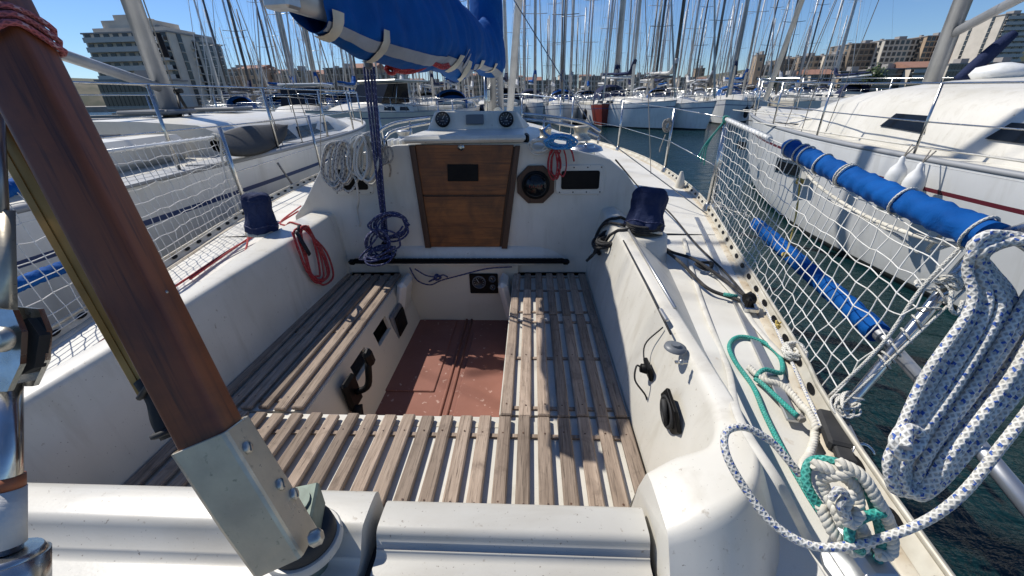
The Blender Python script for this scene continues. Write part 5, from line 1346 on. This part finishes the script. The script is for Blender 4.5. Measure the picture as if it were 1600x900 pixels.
# net end stanchions
def stan(base, top, label, m=steel, lace=True, grp='stanchions holding the nets'):
    e = empty('stanchion', base, label, 'stanchion', grp); b = MB(); b.tube([base, top], .0115, 12); b.lathe([(.032, 0), (.032, .008), (.018, .02), (.016, .05)], base, n=12); P('post', b, m, e)
    if lace:
        b = MB(); L = (V(top)-V(base)).length; n_ = int(L/.011); ax_ = (V(top)-V(base)).normalized(); pts = []
        a1 = ax_.orthogonal().normalized(); a2 = ax_.cross(a1); rr_ = random.Random(int(L*1e4))
        for i in range(n_*3): a = i*2*PI/7; pts.append(V(base)+ax_*(.04+(L-.05)*i/(n_*3))+a1*(.0155+.003*rr_.random())*math.cos(a)+a2*(.0155+.003*rr_.random())*math.sin(a))
        b.tube(pts, .0022, 5); P('lacing', b, rp_w, e)
    return e
stan((1.262, 2.85, 1.0), (1.245, 2.84, 1.60), 'steel post laced to the far end of the right net')
stan((lx(2.85)+.03, 2.85, 1.0), TL0+V((.01, .02, .01)), 'rope wrapped steel post laced to the far end of the left net')
b = MB(); b.tube(cr([TL0+V((0.03, .0, 0)), Y(350, 262, 2.8), Y(372, 330, 2.75)], 8), .007, 7); b.tube(coil(TL0, V((.02, 0, 0)), V((0, 0, .015)), 4, .3, R_, spread=.006), .006, 7); tag(b.build('rope', rp_w), 'white cord tied to the top of the far post of the left net', 'rope')
b = MB(); b.tube(coil(TR0+V((0, 0, .0)), V((.018, 0, 0)), V((0, 0, .018)), 4, .3, R_, spread=.006), .005, 7)
for du in (-14, -9, -4): b.tube(cr([TR0, Y(1108+du*.4, 225, 2.84), Y(1104+du, 262-abs(du), 2.85)], 6), .004, 6)
tag(b.build('rope', rp_teal), 'teal cord knotted round the top of the far post of the right net', 'rope')
# upper padded guard wire, right
def pad(name, pts, r, label, par_rope=(), seed=1, flat=1., grp='blue padded tubes'):
    e = empty(name, pts[0], label, 'padded tube', grp); rr_ = random.Random(seed); c = cr(pts, 14); b = MB(); n = len(c)
    p_ = [rr_.uniform(0, 6) for _ in range(3)]
    T_ = (c[-1]-c[0]).normalized(); a1 = T_.cross(V((0, 0, 1))).normalized(); a2 = a1.cross(T_); rows = []
    fine = cr(c, 5); N = len(fine)
    for i, q in enumerate(fine):
        t = i/N; rows.append([q+(a1*math.cos(a)+a2*math.sin(a))*r*(1+.05*math.sin(t*70+3*a+p_[0])+.045*math.sin(t*131-2*a+p_[1])+.03*math.sin(5*a+t*20)) for a in [2*PI*j/20 for j in range(20)]])
    b.grid(rows, 0, True, cu=True, flip=True); b.poly(rows[0]); b.poly(rows[-1]); P('cover', b, blue, e)
    if par_rope:
        b = MB()
        for t in par_rope:
            q = fine[int(t*(N-1))]; tilt = T_*.5*r*rr_.uniform(.5, 1.4)
            b.tube([q+(a1*math.cos(a)+a2*math.sin(a))*r*1.12+tilt*math.sin(a+1)*1.2 for a in [2*PI*j/20 for j in range(20)]], .0030, 7, closed=True); P('lashing', b, rp_w, e); b = MB()
    return e
pA = TR0.lerp(TR1, .30)+V((0, 0, .0)); pA = Y(1216, 251, 1.93)
c0 = TR0.lerp(TR1, (2.83-1.93)/2.0)
def onrail(u, v):
    # nearest point of the rail line to this view ray
    d1 = ray(u, v).normalized(); d2 = (TR1-TR0).normalized(); w0 = O-TR0; b_ = d1.dot(d2); dd = 1-b_*b_
    s = (d2.dot(w0)-b_*d1.dot(w0))/dd; return TR0+d2*s
q0, q1 = onrail(1216, 251), onrail(1545, 378)
pad('padded_tube', [q0, q0.lerp(q1, .33)+V((0, 0, -.006)), q0.lerp(q1, .66)+V((0, 0, -.008)), q1], .032, 'blue cloth padding lashed round the top wire above the right net', (.03, .12, .17, .30, .46, .47, .74, .97), 2)
q2 = q1+(TR1-TR0).normalized()*.03
# line under the pad
b = MB(); b.tube(cr([onrail(1225, 262)+V((0, 0, -.03)), q0.lerp(q1, .3)+V((0, 0, -.075)), q0.lerp(q1, .6)+V((0, 0, -.085)), q0.lerp(q1, .85)+V((0, 0, -.06)), q1+V((0, 0, -.02))], 10), .0055, 8)
tag(b.build('rope', twist), 'cream cord slung just below the upper blue padding', 'rope')
b = MB(); b.tube(cr([Y(1250, 285, 1.65), Y(1246, 320, 1.66), Y(1241, 350, 1.63), Y(1232, 385, 1.58), Y(1226, 398, 1.56)], 8), .0035, 7); b.tube(coil(Y(1249, 284, 1.65), V((.01, 0, 0)), V((0, 0, .01)), 3, .3, R_, spread=.004), .0035, 6); b.tube(coil(Y(1227, 398, 1.56), V((.012, 0, 0)), V((0, 0, .008)), 3, .3, R_, spread=.004), .0035, 6)
tag(b.build('rope', rp_yel), 'short yellow cord hanging between the two blue padded tubes on the right', 'rope')
# lower pole outboard of the net
l0, l1, l2 = D(1181, 350, 2.30), D(1372, 520, 1.32), D(1640, 832, .78)
pad('padded_tube', [l0, l0.lerp(l1, .5), l1], .035, 'blue cloth padding on the lower pole seen through the right net', (), 6)
b = MB(); dn = (l1-l0).normalized(); b.tube([l1-dn*.05, l1+dn*.10], .014, 12); b.lathe([(.022, 0), (.022, .02)], l1+dn*.01, dn, 14)
b.tube([D(1392, 540, 1.28), D(1500, 662, 1.0), l2], .0185, 16); b.tube([D(1497, 660, 1.005), D(1512, 678, .985)], .0205, 16)
e = empty('pole', l2, 'bare metal pole running down to the lower right corner over the water', 'pole'); P('tube', b, alu, e)
# pushpit leg by the net
pb0 = V((.775, .815, 1.0)); pb1 = D(1525, 395, .93)
pp = empty('pushpit', pb0, 'slanting steel pushpit leg at the near end of the right net, bound with cord', 'pushpit')
b = MB(); b.tube(cr([pb0, pb0.lerp(pb1, .5), pb1, D(1600, 360, .70), D(1700, 340, .5)], 8), .0135, 14); P('tube', b, steel, pp)
b = MB(); dv = (pb1-pb0).normalized(); a1 = dv.orthogonal().normalized(); a2 = dv.cross(a1)
for t in (.05, .09, .13, .36, .39, .44, .52, .60, .68, .76, .80): 
    c = pb0.lerp(pb1, t); tl2 = dv*.012*R_.uniform(-1, 1); b.tube([c+(a1*math.cos(a)+a2*math.sin(a))*.0165+tl2*math.sin(a) for a in [2*PI*k/14 for k in range(14)]], .0026, 6, closed=True); P('lashing', b, rp_w, pp); b = MB()
b.tube(coil(pb0.lerp(pb1, .82), a1*.02, a2*.02, 5, .3, R_, ax3=dv, spread=.012), .0036, 6); P('lashing', b, rp_w, pp); b = MB()
b.tube(cr([pb0.lerp(pb1, .82)+V((0, -.02, .01)), D(1440, 438, .98), D(1432, 445, .97), D(1448, 452, .96), D(1480, 447, .95)], 6), .0045, 7)
b.tube(cr([D(1487, 455, .93), D(1485, 480, .92), D(1495, 490, .92), D(1505, 470, .92)], 6), .0045, 7)
P('lashing', b, rp_w, pp)
b = MB(); b.tube(cr([TR1.lerp(BR1, t)+V((.0, .01*math.sin(t*7), .0)) for t in (0, .3, .6, 1)], 6), .004, 7); b.tube([pb0+V((-.03, -.02, .04)), pb1+V((.02, -.02, -.03))], .0032, 6)
b.tube(coil(pb0+V((0, 0, .05)), V((.025, .01, 0)), V((0, .02, .012)), 6, .35, R_, spread=.01), .003, 6)
tag(b.build('rope', rp_w), 'thin white lacing closing the near edge of the right net by the pushpit leg', 'rope')
# lashing rope between top pad and pushpit
b = MB(); b.tube(cr([onrail(1440, 372)+V((0, -.01, -.03)), D(1450, 392, 1.0), D(1500, 378, .97), D(1560, 365, .9)], 8), .0045, 8); b.tube(cr([D(1435, 395, 1.0), D(1405, 370, 1.05), D(1360, 345, 1.2), D(1290, 310, 1.45)], 8), .004, 8)
tag(b.build('rope', rp_w), 'white cord tying the near end of the upper blue padding to the pushpit', 'rope')
# left padded wires
def onplane(u, v):   # plane of the left net
    n = (TL1-TL0).cross(BL0-TL0); d = ray(u, v); return O+d*((TL0-O).dot(n)/d.dot(n))
pad('padded_tube', [onplane(70, 276)+V((-.01, 0, 0)), onplane(-60, 320)], .026, 'upper blue padded wire behind the tiller and left net', (), 11)
pad('padded_tube', [onplane(160, 398)+V((-.03, 0, 0)), onplane(60, 437)+V((-.03, 0, 0)), onplane(-60, 485)+V((-.03, 0, 0))], .024, 'lower blue padded wire seen through the left net beside the tensioner', (), 12)

# ------------------------------------------------------------------ ropes
def rp(name, paths, r, m, label, n=9, laid=None, grp=None, sm=9):
    b = MB()
    for p in paths:
        c = rest(p, r if not laid else laid[0]+laid[1]*.8, sm)
        if laid: b.laid(c, laid[0], laid[1], laid[2], 8)
        else: b.tube(c, r, n)
    o = b.build(name, m); tag(o, label, 'rope', grp); return o
# big blue-flecked coil hanging over the water at right
kk = .50
b = MB(); rr_ = random.Random(21); pts = []
topc = D(1560, 400, .52)
for k in (2, 0, 3.4, 1, 5, 4.2, .5, 2.8):
    j = lambda s=3: rr_.uniform(-s, s)
    d0 = .500+rr_.uniform(-.008, .008); d1 = .492+rr_.uniform(-.010, .010)
    pts += [D(1512+7*k+j(), 420+j(5), d0+.004), D(1518+13*k+j(), 480+j(4), d0), D(1449+15*k+j(4), 590+j(4), d0), D(1398+10*k+j(), 690+j(4), d0), D(1385+6*k+j(), 730+j(5), d0), D(1396+7*k+j(), 762+2*k+j(4), d0+.006), D(1418+10*k+j(), 760+j(5), d1+.012), D(1446+14*k+j(), 700+j(4), d1+.004), D(1528+16*k+j(4), 590+j(4), d1), D(1592+13*k+j(4), 480+j(4), d1), D(1620+8*k+j(4), 420+j(4), d1-.004), D(1600+5*k+j(5), 380+j(5), d1-.010), D(1550+5*k+j(5), 366+3*k+j(3), d0-.010), D(1518+5*k+j(5), 385+2*k+j(3), d0-.006)]
b.tube(cr(pts, 6), .0054, 12)
o = b.build('coiled_rope', rp_wb); tag(o, 'thick white rope with blue flecks coiled and hung from the pushpit at right', 'rope')
b = MB()
b.tube(cr([D(1412, 665, .47), D(1398, 690, .465), D(1408, 712, .465), D(1430, 702, .465), D(1440, 680, .47), D(1418, 670, .465), D(1415, 700, .455)], 8), .0060, 12)
P('turns', b, rp_wb, o)
b = MB(); b.tube(cr([D(1680, 560, .52), D(1640, 600, .52), D(1570, 690, .52), D(1500, 775, .53), D(1430, 822, .55), D(1340, 850, .565), D(1270, 853, .58), D(1210, 820, .60), D(1165, 765, .62), D(1135, 710, .64), D(1135, 675, .66), D(1165, 668, .67), D(1205, 690, .67), D(1232, 720, .66), D(1250, 742, .655)], 12), .0060, 12)
o = b.build('rope', rp_wb); tag(o, 'blue flecked white rope looping from the right edge across the aft corner of the deck', 'rope')
rp('rope', [[Z(1108, 322, 1.02), Z(1150, 400, 1.014), Z(1195, 480, 1.012), Z(1225, 540, 1.012), Z(1262, 620, 1.014), Z(1285, 668, 1.02)]], .0052, rp_wb, 'blue flecked white line lying straight along the inside of the right deck edge')
# white flat tape (jackline) over the deck
b = MB(); c = cr([S_(1068, 375, 0.0100), S_(1085, 440, 0.0100), S_(1105, 500, 0.0100), S_(1135, 575, 0.0100), S_(1152, 660, 0.0200), S_(1180, 760, 0.0500), S_(1215, 840, 0.0500), S_(1290, 930, 0.0500)], 12)
b.tube(c, .0095, 10, sq=(1.0, .4), up=V((0, 0, 1))); o = b.build('webbing', webm); tag(o, 'flat white webbing running aft over the right side deck beside the teal rope', 'webbing')
b = MB(); c = cr([S_(1110, 425, 0.0120), S_(1150, 470, 0.0120), S_(1180, 515, 0.0120), S_(1222, 560, 0.0120), S_(1250, 560, 0.0120)], 12); b.tube(c, .010, 10, sq=(1.0, .4)); o = b.build('webbing', webm); tag(o, 'white webbing beside the genoa track, knotted near the deck edge', 'webbing')
# teal rope
rp('rope', [[S_(1238, 668, 0.0400), S_(1215, 640, 0.0300), S_(1190, 610, 0.0200), S_(1178, 598, 0.0150)],
            [S_(1178, 598, 0.0200), S_(1190, 590, 0.0300), S_(1218, 590, 0.0200), S_(1216, 560, 0.0100), S_(1190, 538, 0.0100), S_(1155, 530, 0.0100), S_(1139, 542, 0.0100), S_(1145, 565, 0.0100), S_(1175, 608, 0.0100), S_(1192, 650, 0.0120), S_(1215, 700, 0.0150), S_(1245, 760, 0.0200), S_(1275, 815, 0.0300), S_(1310, 850, 0.0500), S_(1350, 872, 0.0500), S_(1358, 905, 0.0400)]], .0068, rp_teal, 'teal rope lying in a wide loop on the right side deck')
b = MB(); b.tube(cr([S_(1240, 664, 0.0350), S_(1247, 673, 0.0350)], 4), .009, 8); P('whipping', b, rp_old, bpy.data.objects[bpy.context.scene.collection.objects[-1].name])
rp('rope', [[D(1290, 805, .60), D(1262, 760, .61), D(1262, 728, .62), D(1280, 718, .62), D(1318, 727, .60), D(1350, 760, .59), D(1365, 790, .585), D(1378, 850, .585), D(1370, 880, .59)],
            [D(1380, 800, .57), D(1350, 808, .57), D(1330, 822, .57), D(1328, 845, .57), D(1345, 860, .58)],
            [D(1275, 722, .63), D(1320, 738, .605), D(1358, 770, .59), D(1372, 800, .585), D(1382, 830, .58)]], .0068, rp_teal, 'teal rope wound over the thick white rope on the aft cleat')
# thick laid white rope
whp = [[S_(1168, 580, 0.0150), S_(1190, 602, 0.0200), S_(1220, 612, 0.0200), S_(1250, 645, 0.0200), S_(1268, 680, 0.0200), S_(1262, 715, 0.0200), S_(1248, 740, 0.0250), S_(1262, 785, 0.0300), S_(1290, 830, 0.0400), S_(1330, 868, 0.0500), S_(1360, 905, 0.0500)]]
rp('rope', whp, 0, twist, 'thick three strand white rope lying along the right side deck', laid=(.0046, .0052, .028), sm=26)
k2 = [[D(1270, 725, .60), D(1300, 735, .59), D(1335, 760, .585), D(1340, 800, .58), D(1322, 822, .58), D(1308, 800, .585), D(1292, 770, .60), D(1285, 748, .60), D(1310, 742, .585), D(1330, 735, .58)],
      [D(1310, 722, .585), D(1345, 742, .575), D(1370, 780, .57), D(1390, 820, .575), D(1392, 862, .58), D(1372, 868, .58)],
      [D(1282, 790, .60), D(1302, 832, .59), D(1335, 862, .585), D(1352, 840, .58), D(1330, 800, .575), D(1305, 780, .575)],
      [D(1330, 770, .565), D(1318, 795, .56), D(1328, 818, .56), D(1345, 800, .56)]]
rp('rope', k2, 0, twist, 'thick white rope wound in figures of eight round the aft cleat', laid=(.0040, .0046, .024), sm=24)
rp('rope', [[D(1298, 780, .56), D(1310, 765, .555), D(1322, 775, .555), D(1312, 790, .555), D(1325, 810, .555)]], .0050, rp_wb, 'short blue flecked end tucked between the turns on the aft cleat')
# cleat
cl = empty('cleat', S_(1345, 850, 0.0060), 'aluminium mooring cleat buried under ropes at the aft corner', 'cleat')
a, c = D(1330, 820, .605), D(1385, 895, .60); b = MB(); b.tube([a, c], .012, 8, sq=(1, .7)); b.box((a+c)/2-V((0, 0, .03)), (.05, .09, .06), None, 0, .01); b.lathe([(.045, 0), (.045, .008)], V(((a+c)/2).to_tuple())-V((0, 0, .06)), n=14); P('horns', b, alu, cl)
# chainplate and heavy alloy edge at the aft corner
cp = empty('deck_bracket', S_(1310, 680, 0.0060), 'angled aluminium plate with a shackle at the aft right deck edge', 'bracket')
b = MB(); a0, a1_, a2_, a3 = S_(1322, 655, 0.0300), S_(1345, 700, 0.0350), S_(1395, 790, 0.0400), S_(1475, 905, 0.0500)
rows = []
for q in cr([a0, a1_, a2_, a3], 5): rows.append([q+V((-.035, 0, -.04)), q+V((-.004, 0, .0)), q+V((.004, 0, .0)), q+V((.006, 0, -.05))])
b.grid(rows, 0, False, flip=True); P('angle', b, alu, cp)
b = MB(); pz = S_(1300, 690, 0.0200); b.box(S_(1300, 680, 0.0150), (.05, .12, .03), Matrix.Rotation(-.35, 3, 'Z'), 0, .006); b.box(S_(1325, 715, 0.0120), (.06, .07, .02), Matrix.Rotation(-.35, 3, 'Z'), 0, .004); P('fairlead', b, rubber, cp)
b = MB(); cs = S_(1350, 712, 0.0450); b.tube([cs+V((.022*math.cos(a), .016*math.sin(a), .018*math.sin(a))) for a in [2*PI*i/18 for i in range(15)]], .004, 8); b.tube([cs+V((-.022, 0, .0)), cs+V((-.022, .03, -.01))], .004, 8); P('shackle', b, steel, cp)
# black sheets on the right coaming
rp('rope', [[Y(962, 250, 2.35), S_(1003, 300, 0.0120), S_(1040, 340, 0.0500), S_(1085, 385, 0.0200), S_(1130, 430, 0.0200), S_(1160, 470, 0.0300)]], .0048, rp_black, 'black line running down from the cabin past the right winch to the track car')
rp('rope', [[S_(1172, 486, 0.0300), S_(1135, 470, 0.0200), S_(1100, 458, 0.0300), S_(1060, 425, 0.0500), S_(1025, 385, 0.0120), S_(1000, 366, 0.0120), S_(972, 355, 0.0120), S_(950, 350, 0.0120), S_(937, 365, 0.0120), S_(932, 395, 0.0120), S_(930, 410, 0.0500)],
            [S_(1168, 478, 0.0300), S_(1120, 440, 0.0300), S_(1080, 420, 0.0500), S_(1045, 395, 0.0120), S_(1015, 372, 0.0120), S_(985, 362, 0.0120), S_(960, 366, 0.0120), S_(945, 385, 0.0120), S_(935, 405, 0.0500)],
            [S_(980, 347, 0.0120), S_(955, 345, 0.0120), S_(940, 358, 0.0120), S_(933, 378, 0.0120), S_(940, 398, 0.0120), S_(930, 385, 0.0120)]], .0074, rp_black, 'black jib sheet led from the track car round the right winch in a loose bundle')
b = MB()
for k in range(4): b.tube([wb+V((.082*math.cos(a), .082*math.sin(a), .022+.010*k)) for a in [2*PI*i/24 for i in range(24)]], .0062, 7, closed=True)
tag(b.build('rope', rp_black), 'turns of black rope round the foot of the right winch', 'rope')
b = MB(); b.tube(coil(S_(948, 380, 0.0120), V((.05, -.0, .02)), V((.0, .07, -.0)), 7, .3, R_, spread=.02, ax3=V((0, 0, 1))), .0068, 7); tag(b.build('rope', rp_black), 'loose coil of black rope at the front edge of the right coaming', 'rope')
# car on the track with teal wrapped end
tcx = S_(1168, 486, 0.0120); cr_ = empty('track_car', tcx, 'black sheave car with a shiny base on the right deck track', 'track car')
b = MB(); b.box(tcx+V((0, 0, .012)), (.05, .09, .02), Matrix.Rotation(-.23, 3, 'Z'), 0, .004); P('base', b, steel, cr_)
b = MB(); b.box(tcx+V((-.005, .0, .035)), (.022, .085, .045), Matrix.Rotation(-.5, 3, 'Z'), 0, .010); b.lathe([(.022, -.013), (.022, .013)], tcx+V((-.005, 0, .04)), (1, .3, 0), 14); P('sheave', b, dark, cr_)
b = MB(); b.tube([S_(1128, 470, 0.0300), S_(1150, 474, 0.0300)], .0075, 8); tag(b.build('rope', rp_teal), 'short teal wrapping on the black sheet just before the track car', 'rope')
b = MB(); b.tube(coil(S_(1100, 425, 0.0300), V((.03, .0, .0)), V((0, .02, .006)), 3, .3, R_, ax3=V((0, 0, 1)), spread=.008), .0055, 7); tag(b.build('rope', rp_black), 'small black knot on the sheet between the right winch and the track car', 'rope')
# knot of white tape at toe rail
b = MB(); b.tube(coil(S_(1236, 560, 0.0200), V((.03, .01, 0)), V((0, .03, .005)), 4, .3, R_, ax3=V((0, 0, 1)), spread=.008), .006, 8); tag(b.build('rope', rp_w), 'white knotted tape end on the slotted rail at the right deck edge', 'rope')
b = MB(); b.tube(coil(S_(1216, 517, 0.0200), V((.010, 0, 0)), V((0, .01, .004)), 4, .3, R_, ax3=V((0, 0, 1)), spread=.004), .003, 6); tag(b.build('rope', rp_yel), 'tiny yellow knot on the inside of the right deck edge', 'rope')
b = MB(); b.tube(coil(S_(1118, 322, 0.0300), V((.03, .0, 0)), V((0, .02, .012)), 5, .35, R_, ax3=V((0, 0, 1)), spread=.012), .004, 6)
for i in range(5): b.tube(cr([S_(1118, 322, 0.0300), Z(1135+8*i, 330+R_.uniform(-6, 6), 1.04), Z(1150+6*i, 336+R_.uniform(-8, 8), 1.02)], 5), .0022, 5)
tag(b.build('rope', rp_w), 'white cords knotted round the foot of the far post of the right net', 'rope')
# red ropes, left
a = Z(392, 372, 1.03)
rp('rope', [[Z(470, 322, 1.06), Z(440, 345, 1.10), Z(445, 352, 1.12), Z(470, 352, 1.15)], [Z(466, 330, 1.06), Z(430, 352, 1.04), Z(392, 372, 1.03), Z(352, 395, 1.02), Z(300, 430, 1.02), Z(262, 455, 1.02), Z(200, 500, 1.02)], [Z(388, 368, 1.05), Z(384, 390, 1.03), Z(375, 402, 1.02)], [Z(392, 370, 1.04), Z(345, 402, 1.02), Z(297, 436, 1.02)], [Z(170, 525, 1.02), Z(100, 580, 1.02), Z(40, 622, 1.02)]], .0052, rp_red, 'red lines running along the left side deck past the navy covered winch')
b = MB(); pts = []; rr_ = random.Random(9)
def cl_(u, v, off=.0): # on inner face of left coaming
    x = -1.16
    for _ in range(5): p = X(u, v, x); x = -1.145-(p.z-.78)/.35*.03+.012+off
    return X(u, v, x)
for k in range(5):
    j = lambda s=3: rr_.uniform(-s, s)
    w_ = 1-.15*k; cu = 489+j(2); pts += [cl_(cu-26*w_-6, 364+j(5), .01+.005*k), cl_(cu-22*w_, 395+j(), .012+.003*k), cl_(cu-10*w_, 420+j(), .014), cl_(cu+4*w_, 440-2*k+j(3), .012), cl_(cu+18*w_, 445-3*k+j(2), .02), cl_(cu+32*w_, 428+j(), .02), cl_(cu+22*w_, 398+j(), .018), cl_(cu+2*w_, 372+j(), .018), cl_(cu-14*w_, 356+j(3), .018+.004*k)]
b.tube(cr(pts, 5), .0055, 8); o = b.build('coiled_rope', rp_red); tag(o, 'red rope coil hanging from the left coaming above the bench', 'rope')
b = MB(); b.tube([cl_(463, 362, .035), cl_(484, 398, .04)], .010, 8, sq=(1.4, .5)); b.tube([cl_(467, 352, .03), cl_(466, 362, .035)], .007, 8); P('strap', b, blackc, o)
# grey rope coils hanging on the left of the cabin
def hang(u0, u1, vt, vb, n, seed, m, label, y=2.24, r=.0068, tail=None, jy=.05):
    rr_ = random.Random(seed); pts = []; W_ = (u1-u0)
    for k in range(n):
        c = u0+W_*(.25+.5*rr_.random()); w_ = W_*rr_.uniform(.18, .36); b_ = vb-rr_.uniform(0, .22)*(vb-vt); yy = y-rr_.uniform(0, jy); t_ = vt+rr_.uniform(-4, 6)
        pts += [Y(c-w_*.5, t_+6, yy), Y(c-w_, t_+(b_-t_)*.35, yy-.005), Y(c-w_*1.1, t_+(b_-t_)*.75, yy-.01), Y(c-w_*.4, b_-2, yy-.012), Y(c+w_*.3, b_, yy-.014), Y(c+w_*1.0, t_+(b_-t_)*.72, yy-.01), Y(c+w_*.9, t_+(b_-t_)*.35, yy), Y(c+w_*.3, t_+3, yy)]
    b = MB(); b.tube(cr(pts, 5), r, 8)
    if tail: b.tube(cr([Y(*q) for q in tail], 8), r, 8)
    o = b.build('coiled_rope', m); tag(o, label, 'rope', 'rope coils hanging on the cabin'); return o
hang(508, 556, 222, 300, 9, 1, rp_wg, 'grey flecked rope coil hanging leftmost over the left cabin window')
hang(545, 592, 208, 288, 9, 2, rp_w, 'pale rope coil hanging over the right part of the left cabin window', tail=[(556, 280, 2.19), (560, 310, 2.22), (558, 330, 2.27), (562, 354, 2.27)])
hang(583, 613, 224, 262, 5, 3, rp_old, 'small grey rope coil hanging between the pale coil and the companionway', r=.0055, tail=[(604, 245, 2.2), (610, 262, 2.24), (609, 276, 2.26)])
# coils on right of cabin
rr_ = random.Random(4)
b = MB(); b.tube(coil(Y(842, 228, 2.27), V((.045, 0, .0)), V((0, 0, .035)), 5, .25, rr_, spread=.012), .0045, 7); tag(b.build('coiled_rope', rp_w), 'small white coil on the cabin edge above the compass', 'rope')
b = MB(); b.tube(coil(Y(875, 222, 2.25), V((.06, 0, -.01)), V((.01, 0, .028)), 7, .3, rr_, spread=.016), .0058, 8); b.tube(cr([Y(860, 215, 2.27), Y(850, 205, 2.35), Y(858, 195, 2.45)], 6), .0058, 7); tag(b.build('coiled_rope', rp_blue), 'light blue rope bundle between the two cabin top winches', 'rope')
hang(855, 887, 232, 285, 5, 7, rp_red, 'thin red rope coil hanging beside the compass from the cabin edge', y=2.27, r=.0042, jy=.03)
b = MB(); b.tube(cr([Y(885, 228, 2.25), Y(893, 236, 2.24), Y(897, 252, 2.25)], 6), .0048, 7); tag(b.build('rope', rp_red), 'short red rope end right of the light blue bundle', 'rope')
# rope over forward stanchions of our boat
for i, (u, v0, v1, yy) in enumerate(((997, 168, 262, 5.2), (1041, 190, 285, 3.9))):
    p0_, p1_ = Y(u, v0, yy), Y(u-(3 if i else 0), v1, yy)
b = MB(); b.tube(coil(Y(1043, 196, 4.3), V((.035, 0, 0)), V((0, 0, .045)), 5, .3, rr_, spread=.012), .006, 7); b.tube(cr([Y(1040, 210, 4.3), Y(1033, 228, 4.3), Y(1030, 238, 4.3)], 5), .005, 6)
tag(b.build('coiled_rope', rp_old), 'small grey coil hanging on the forward guard wire at right', 'rope')
b = MB(); b.lathe([(.02, -.09), (.04, -.07), (.042, .0), (.03, .06), (.010, .12)], Y(1062, 290, 3.6), n=14); e = b.build('fender', hullc); tag(e, 'small pale fender hanging outside the right deck edge near the net', 'fender')
# rear guard rail uprights out of view are left out
